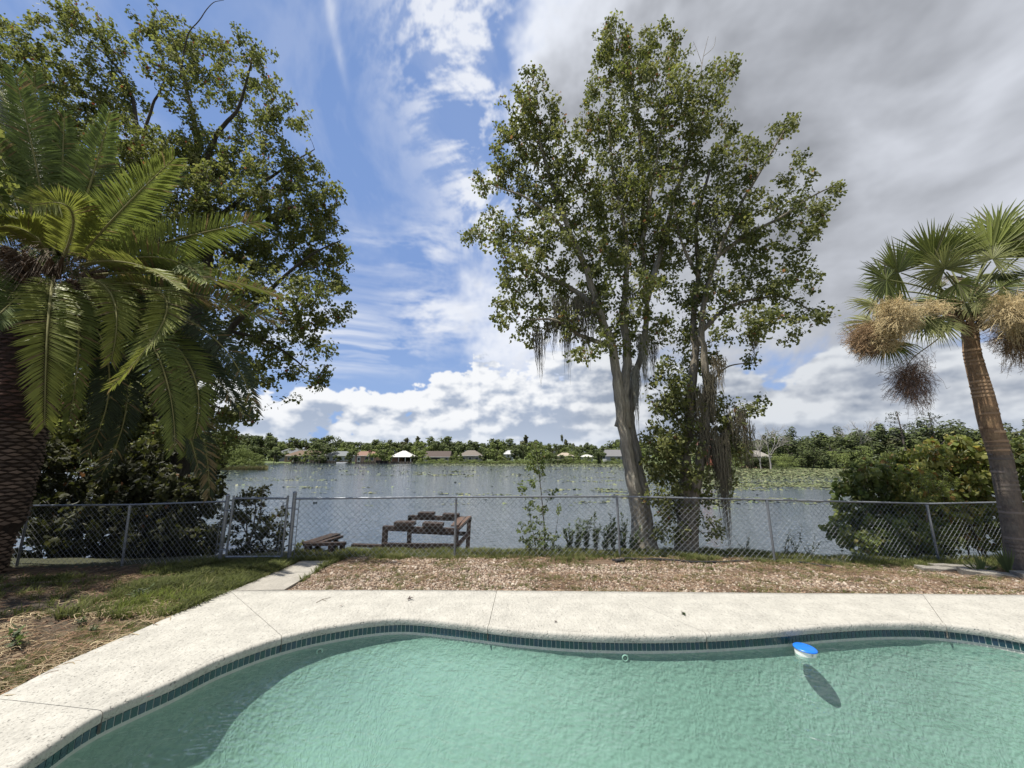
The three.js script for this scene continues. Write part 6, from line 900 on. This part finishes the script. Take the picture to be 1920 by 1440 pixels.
// houses across the lake
{
  const wallM = (r, g, b) => mat({ color: lin(r * 0.75, g * 0.75, b * 0.75), roughness: 0.95, bumpMap: T.grain, bumpScale: 0.02 }), roofM = (r, g, b) => mat({ color: lin(r, g, b), roughness: 0.95, map: T.concrete, bumpMap: T.grain, bumpScale: 0.05 });
  const trim = mat({ color: lin(0.75, 0.74, 0.70) }), dark = mat({ color: lin(0.02, 0.02, 0.022), roughness: 0.3 });
  function house(px0, px1, d, o) {
    const f = d * CP / FOCAL, w = (px1 - px0) * f, x = ((px0 + px1) / 2 - 960) * f, y = o.y ?? LK + 0.45, dep = o.depth ?? w * 0.6, h = o.wall ?? 2.7, rh = o.roof ?? 2.4, ov = 0.55;
    const g = thing(o.name ?? 'lake_house', o.label, 'house', V3(x, y, -d)); if (o.turn) g.rotation.y = o.turn;
    if (!o.open) { const b = part(g, 'wall', new THREE.BoxGeometry(w, h + 0.6, dep).translate(0, h / 2 - 0.3, -dep / 2), wallM(...o.walls)); }
    const hip = o.hip ?? 0.9, W = w / 2 + ov, z0 = ov, z1 = -dep - ov, zm = (z0 + z1) / 2, rx = Math.max(0.05, W - hip * (z0 - z1) / 2), m = new MB(), v = (a, b, c) => V3(a, b, c), y0 = h, y1 = h + rh;
    const A = v(-W, y0, z0), B = v(W, y0, z0), C = v(W, y0, z1), D = v(-W, y0, z1), E = v(-rx, y1, zm), F = v(rx, y1, zm); m.face(A, B, F, E); m.face(C, D, E, F); m.face(D, A, E, E.clone().add(V3(0, 0.001, 0))); m.face(B, C, F, F.clone().add(V3(0, 0.001, 0))); m.face(A, D, C, B);
    const roof = part(g, 'roof', m.geo(), roofM(...o.roofs)); part(roof, 'fascia', new THREE.BoxGeometry(2 * W, 0.18, 0.06).translate(0, y0 - 0.09, z0 + 0.02), o.fascia ?? trim);
    if (o.chimney) part(roof, 'chimney', new THREE.BoxGeometry(0.9, 1.6, 0.7).translate(o.chimney * w, h + rh * 0.8, -dep * 0.35), wallM(0.25, 0.12, 0.09));
    for (const [cx, cw, ch, cy] of o.windows ?? []) { const fr = part(g, 'window', new THREE.BoxGeometry(cw + 0.2, ch + 0.2, 0.12).translate(cx * w, cy ?? 1.4, 0.03), trim); part(fr, 'pane', new THREE.BoxGeometry(cw, ch, 0.06).translate(cx * w, cy ?? 1.4, 0.085), M.glass); }
    for (const [cx, cw, ch] of o.doors ?? []) { const dr = part(g, 'door', new THREE.BoxGeometry(cw, ch, 0.1).translate(cx * w, ch / 2, 0.03), trim); part(dr, 'pane', new THREE.BoxGeometry(cw * 0.7, ch * 0.6, 0.06).translate(cx * w, ch * 0.55, 0.075), M.glass); }
    for (const [cx, cw, ch] of o.porch ?? []) part(g, 'porch_screen', new THREE.BoxGeometry(cw * w, ch, 0.1).translate(cx * w, ch / 2 + 0.1, 0.04), dark);
    for (const cx of o.columns ?? []) part(g, 'column', new THREE.BoxGeometry(0.25, h, 0.25).translate(cx * w, h / 2, 0.1), trim);
    if (o.open) { part(g, 'back_wall', new THREE.BoxGeometry(w * 0.96, h * 0.9, 0.2).translate(0, h * 0.45, -dep), wallM(...o.walls)); part(g, 'side_room', new THREE.BoxGeometry(w * 0.34, h - 0.05, dep * 0.8).translate(-w * 0.3, h / 2, -dep * 0.5), wallM(0.32, 0.2, 0.14)); part(g, 'deck', new THREE.BoxGeometry(w * 1.1, 0.5, dep * 1.1).translate(0, -0.25, -dep / 2), wallM(0.3, 0.27, 0.22)); }
    return g;
  }
  house(534, 600, 172, { label: 'brown hip-roofed house with a dark screened porch, leftmost across the lake', walls: [0.36, 0.25, 0.16], roofs: [0.17, 0.12, 0.085], roof: 2.3, hip: 0.9, depth: 9, porch: [[-0.02, 0.44, 2.2]], windows: [[-0.36, 1.4, 1.2], [0.38, 1.6, 1.1]], columns: [-0.25, 0.0, 0.2] });
  house(520, 560, 190, { label: 'grey roof showing behind the brown hip-roofed house', walls: [0.3, 0.3, 0.3], roofs: [0.16, 0.17, 0.19], wall: 4, roof: 2.4, depth: 8, windows: [[0, 1.2, 1.2]] });
  house(606, 656, 176, { label: 'pale grey-blue house with a grey roof second from the left', walls: [0.42, 0.46, 0.50], roofs: [0.20, 0.22, 0.24], roof: 2.0, hip: 0.8, depth: 8, windows: [[-0.3, 1.2, 1.1], [0.1, 1.6, 1.1], [0.35, 1.2, 1.1]], doors: [[-0.1, 1, 2.1]] });
  house(666, 706, 170, { label: 'house with a salmon tiled roof and white doors', walls: [0.42, 0.28, 0.22], roofs: [0.27, 0.165, 0.13], roof: 1.9, hip: 0.35, depth: 7, windows: [[0.05, 1.3, 1.5], [0.28, 1.3, 1.5]], doors: [[-0.32, 1.3, 2.2]], chimney: 0.08 });
  house(733, 772, 167, { name: 'pavilion', label: 'open waterside pavilion with a bright white roof', walls: [0.10, 0.08, 0.06], roofs: [0.7, 0.7, 0.7], roof: 2.6, hip: 0.95, depth: 8, wall: 2.2, open: true, columns: [-0.46, -0.12, 0.2, 0.46] });
  house(797, 842, 170, { label: 'long house with a dark brown roof right of the white pavilion', walls: [0.45, 0.43, 0.40], roofs: [0.105, 0.082, 0.075], roof: 2.5, hip: 0.05, depth: 8, wall: 2.2, porch: [[-0.12, 0.5, 1.7]], windows: [[0.38, 1.5, 1]] });
  house(861, 902, 168, { label: 'tan house with a square grey-brown hip roof', walls: [0.36, 0.34, 0.27], roofs: [0.20, 0.175, 0.155], roof: 2.3, hip: 0.75, depth: 8.5, windows: [[-0.3, 1.2, 1.2], [0, 1.2, 1.2], [0.3, 1.2, 1.2]] });
  house(944, 962, 172, { label: 'white two-level house half hidden by the rounded tree', walls: [0.7, 0.7, 0.68], roofs: [0.55, 0.57, 0.6], wall: 3.4, roof: 1.6, hip: 0.2, depth: 6, windows: [[0.2, 1.1, 1.1]], porch: [[-0.3, 0.35, 1.8]] });
  house(1048, 1074, 172, { label: 'low house with a pale tan roof behind the bright bushes', walls: [0.5, 0.46, 0.38], roofs: [0.42, 0.36, 0.29], wall: 2.6, roof: 1.4, hip: 0.6, depth: 7, windows: [[0, 1.2, 1]] });
  house(1093, 1112, 172, { label: 'small house with a whitish flat-pitched roof', walls: [0.5, 0.5, 0.47], roofs: [0.58, 0.58, 0.56], wall: 2.2, roof: 1.0, hip: 0.6, depth: 6, windows: [[0, 1.2, 1]] });
  house(1137, 1170, 164, { label: 'grey gabled house next to the pale tree trunk', walls: [0.45, 0.45, 0.45], roofs: [0.20, 0.20, 0.215], wall: 2.6, roof: 2.6, hip: 0.2, depth: 7, windows: [[-0.2, 1.2, 1.2], [0.2, 1.4, 1.2]] });
  house(1420, 1446, 96, { label: 'peach gabled house on the right shore behind the bare tree', walls: [0.55, 0.40, 0.27], roofs: [0.34, 0.32, 0.30], wall: 2.4, roof: 1.5, hip: 0.02, depth: 5, turn: 0.5, windows: [[0.2, 0.8, 0.9]] });
  house(1325, 1352, 110, { label: 'salmon-walled building glimpsed between the dark tree trunks', walls: [0.55, 0.19, 0.13], roofs: [0.3, 0.15, 0.12], wall: 5.5, roof: 2.0, hip: 0.2, depth: 6, windows: [[-0.2, 0.9, 1.2, 3.4], [0.2, 0.9, 1.2, 3.4]] });
  // seawalls and little docks
  const f = CP / FOCAL, wallBit = (name, label, cat, px0, px1, d, h, tone, posts) => { const x = ((px0 + px1) / 2 - 960) * f * d, w = (px1 - px0) * f * d, g = thing(name, label, cat, V3(x, LK, -d)); part(g, 'planking', new THREE.BoxGeometry(w, h, 0.25).translate(0, h / 2 - 0.1, 0), mat({ color: lin(...tone), map: T.wood })); for (let k = 0; k < posts; k++) part(g, 'pile', new THREE.CylinderGeometry(0.14, 0.16, h + 0.5, 7).translate(lerp(-w / 2, w / 2, k / (posts - 1)), h / 2, 0.22), mat({ color: lin(0.10, 0.085, 0.07) })); return g; };
  wallBit('seawall', 'timber seawall with piles below the salmon-roofed house', 'seawall', 668, 706, 158, 0.7, [0.16, 0.13, 0.09], 9); wallBit('seawall', 'low timber seawall left of the white pavilion', 'seawall', 728, 772, 160, 0.8, [0.2, 0.17, 0.13], 8); wallBit('jetty', 'small dark jetty with piles below the brown hip-roofed porch', 'jetty', 548, 575, 160, 0.6, [0.06, 0.05, 0.04], 6); wallBit('jetty', 'dark covered jetty beside the bright green tree', 'jetty', 706, 728, 159, 1.3, [0.035, 0.03, 0.026], 4); wallBit('fence', 'long low fence on the lawn below the grey-blue house', 'fence', 584, 660, 164, 1.1, [0.14, 0.13, 0.1], 14); wallBit('jetty', 'dark boathouse wall under the rounded tree by the white house', 'jetty', 940, 954, 156, 1.6, [0.04, 0.035, 0.03], 3);
  // far boat
  const bp = V3((643 - 960) * f * 156, LK, -156), boat = thing('rowing_boat', 'tiny pale boat by the lawn below the grey-blue house', 'boat', bp); part(boat, 'hull', new THREE.ExtrudeGeometry(new THREE.Shape([[-1.8, 0], [1.5, 0], [2.3, 0.55], [-1.9, 0.55]].map((q) => new THREE.Vector2(...q))), { depth: 1.2, bevelEnabled: true, bevelSize: 0.05, bevelThickness: 0.1 }), mat({ color: lin(0.6, 0.6, 0.58) })); part(boat, 'bench', new THREE.BoxGeometry(0.4, 0.1, 1.1).translate(-0.3, 0.6, 0.6), mat({ color: lin(0.3, 0.25, 0.2) }));
}
scene.traverse((o) => { if (o.isMesh) o.castShadow = o.receiveShadow = true; });
renderer.render(scene, camera);
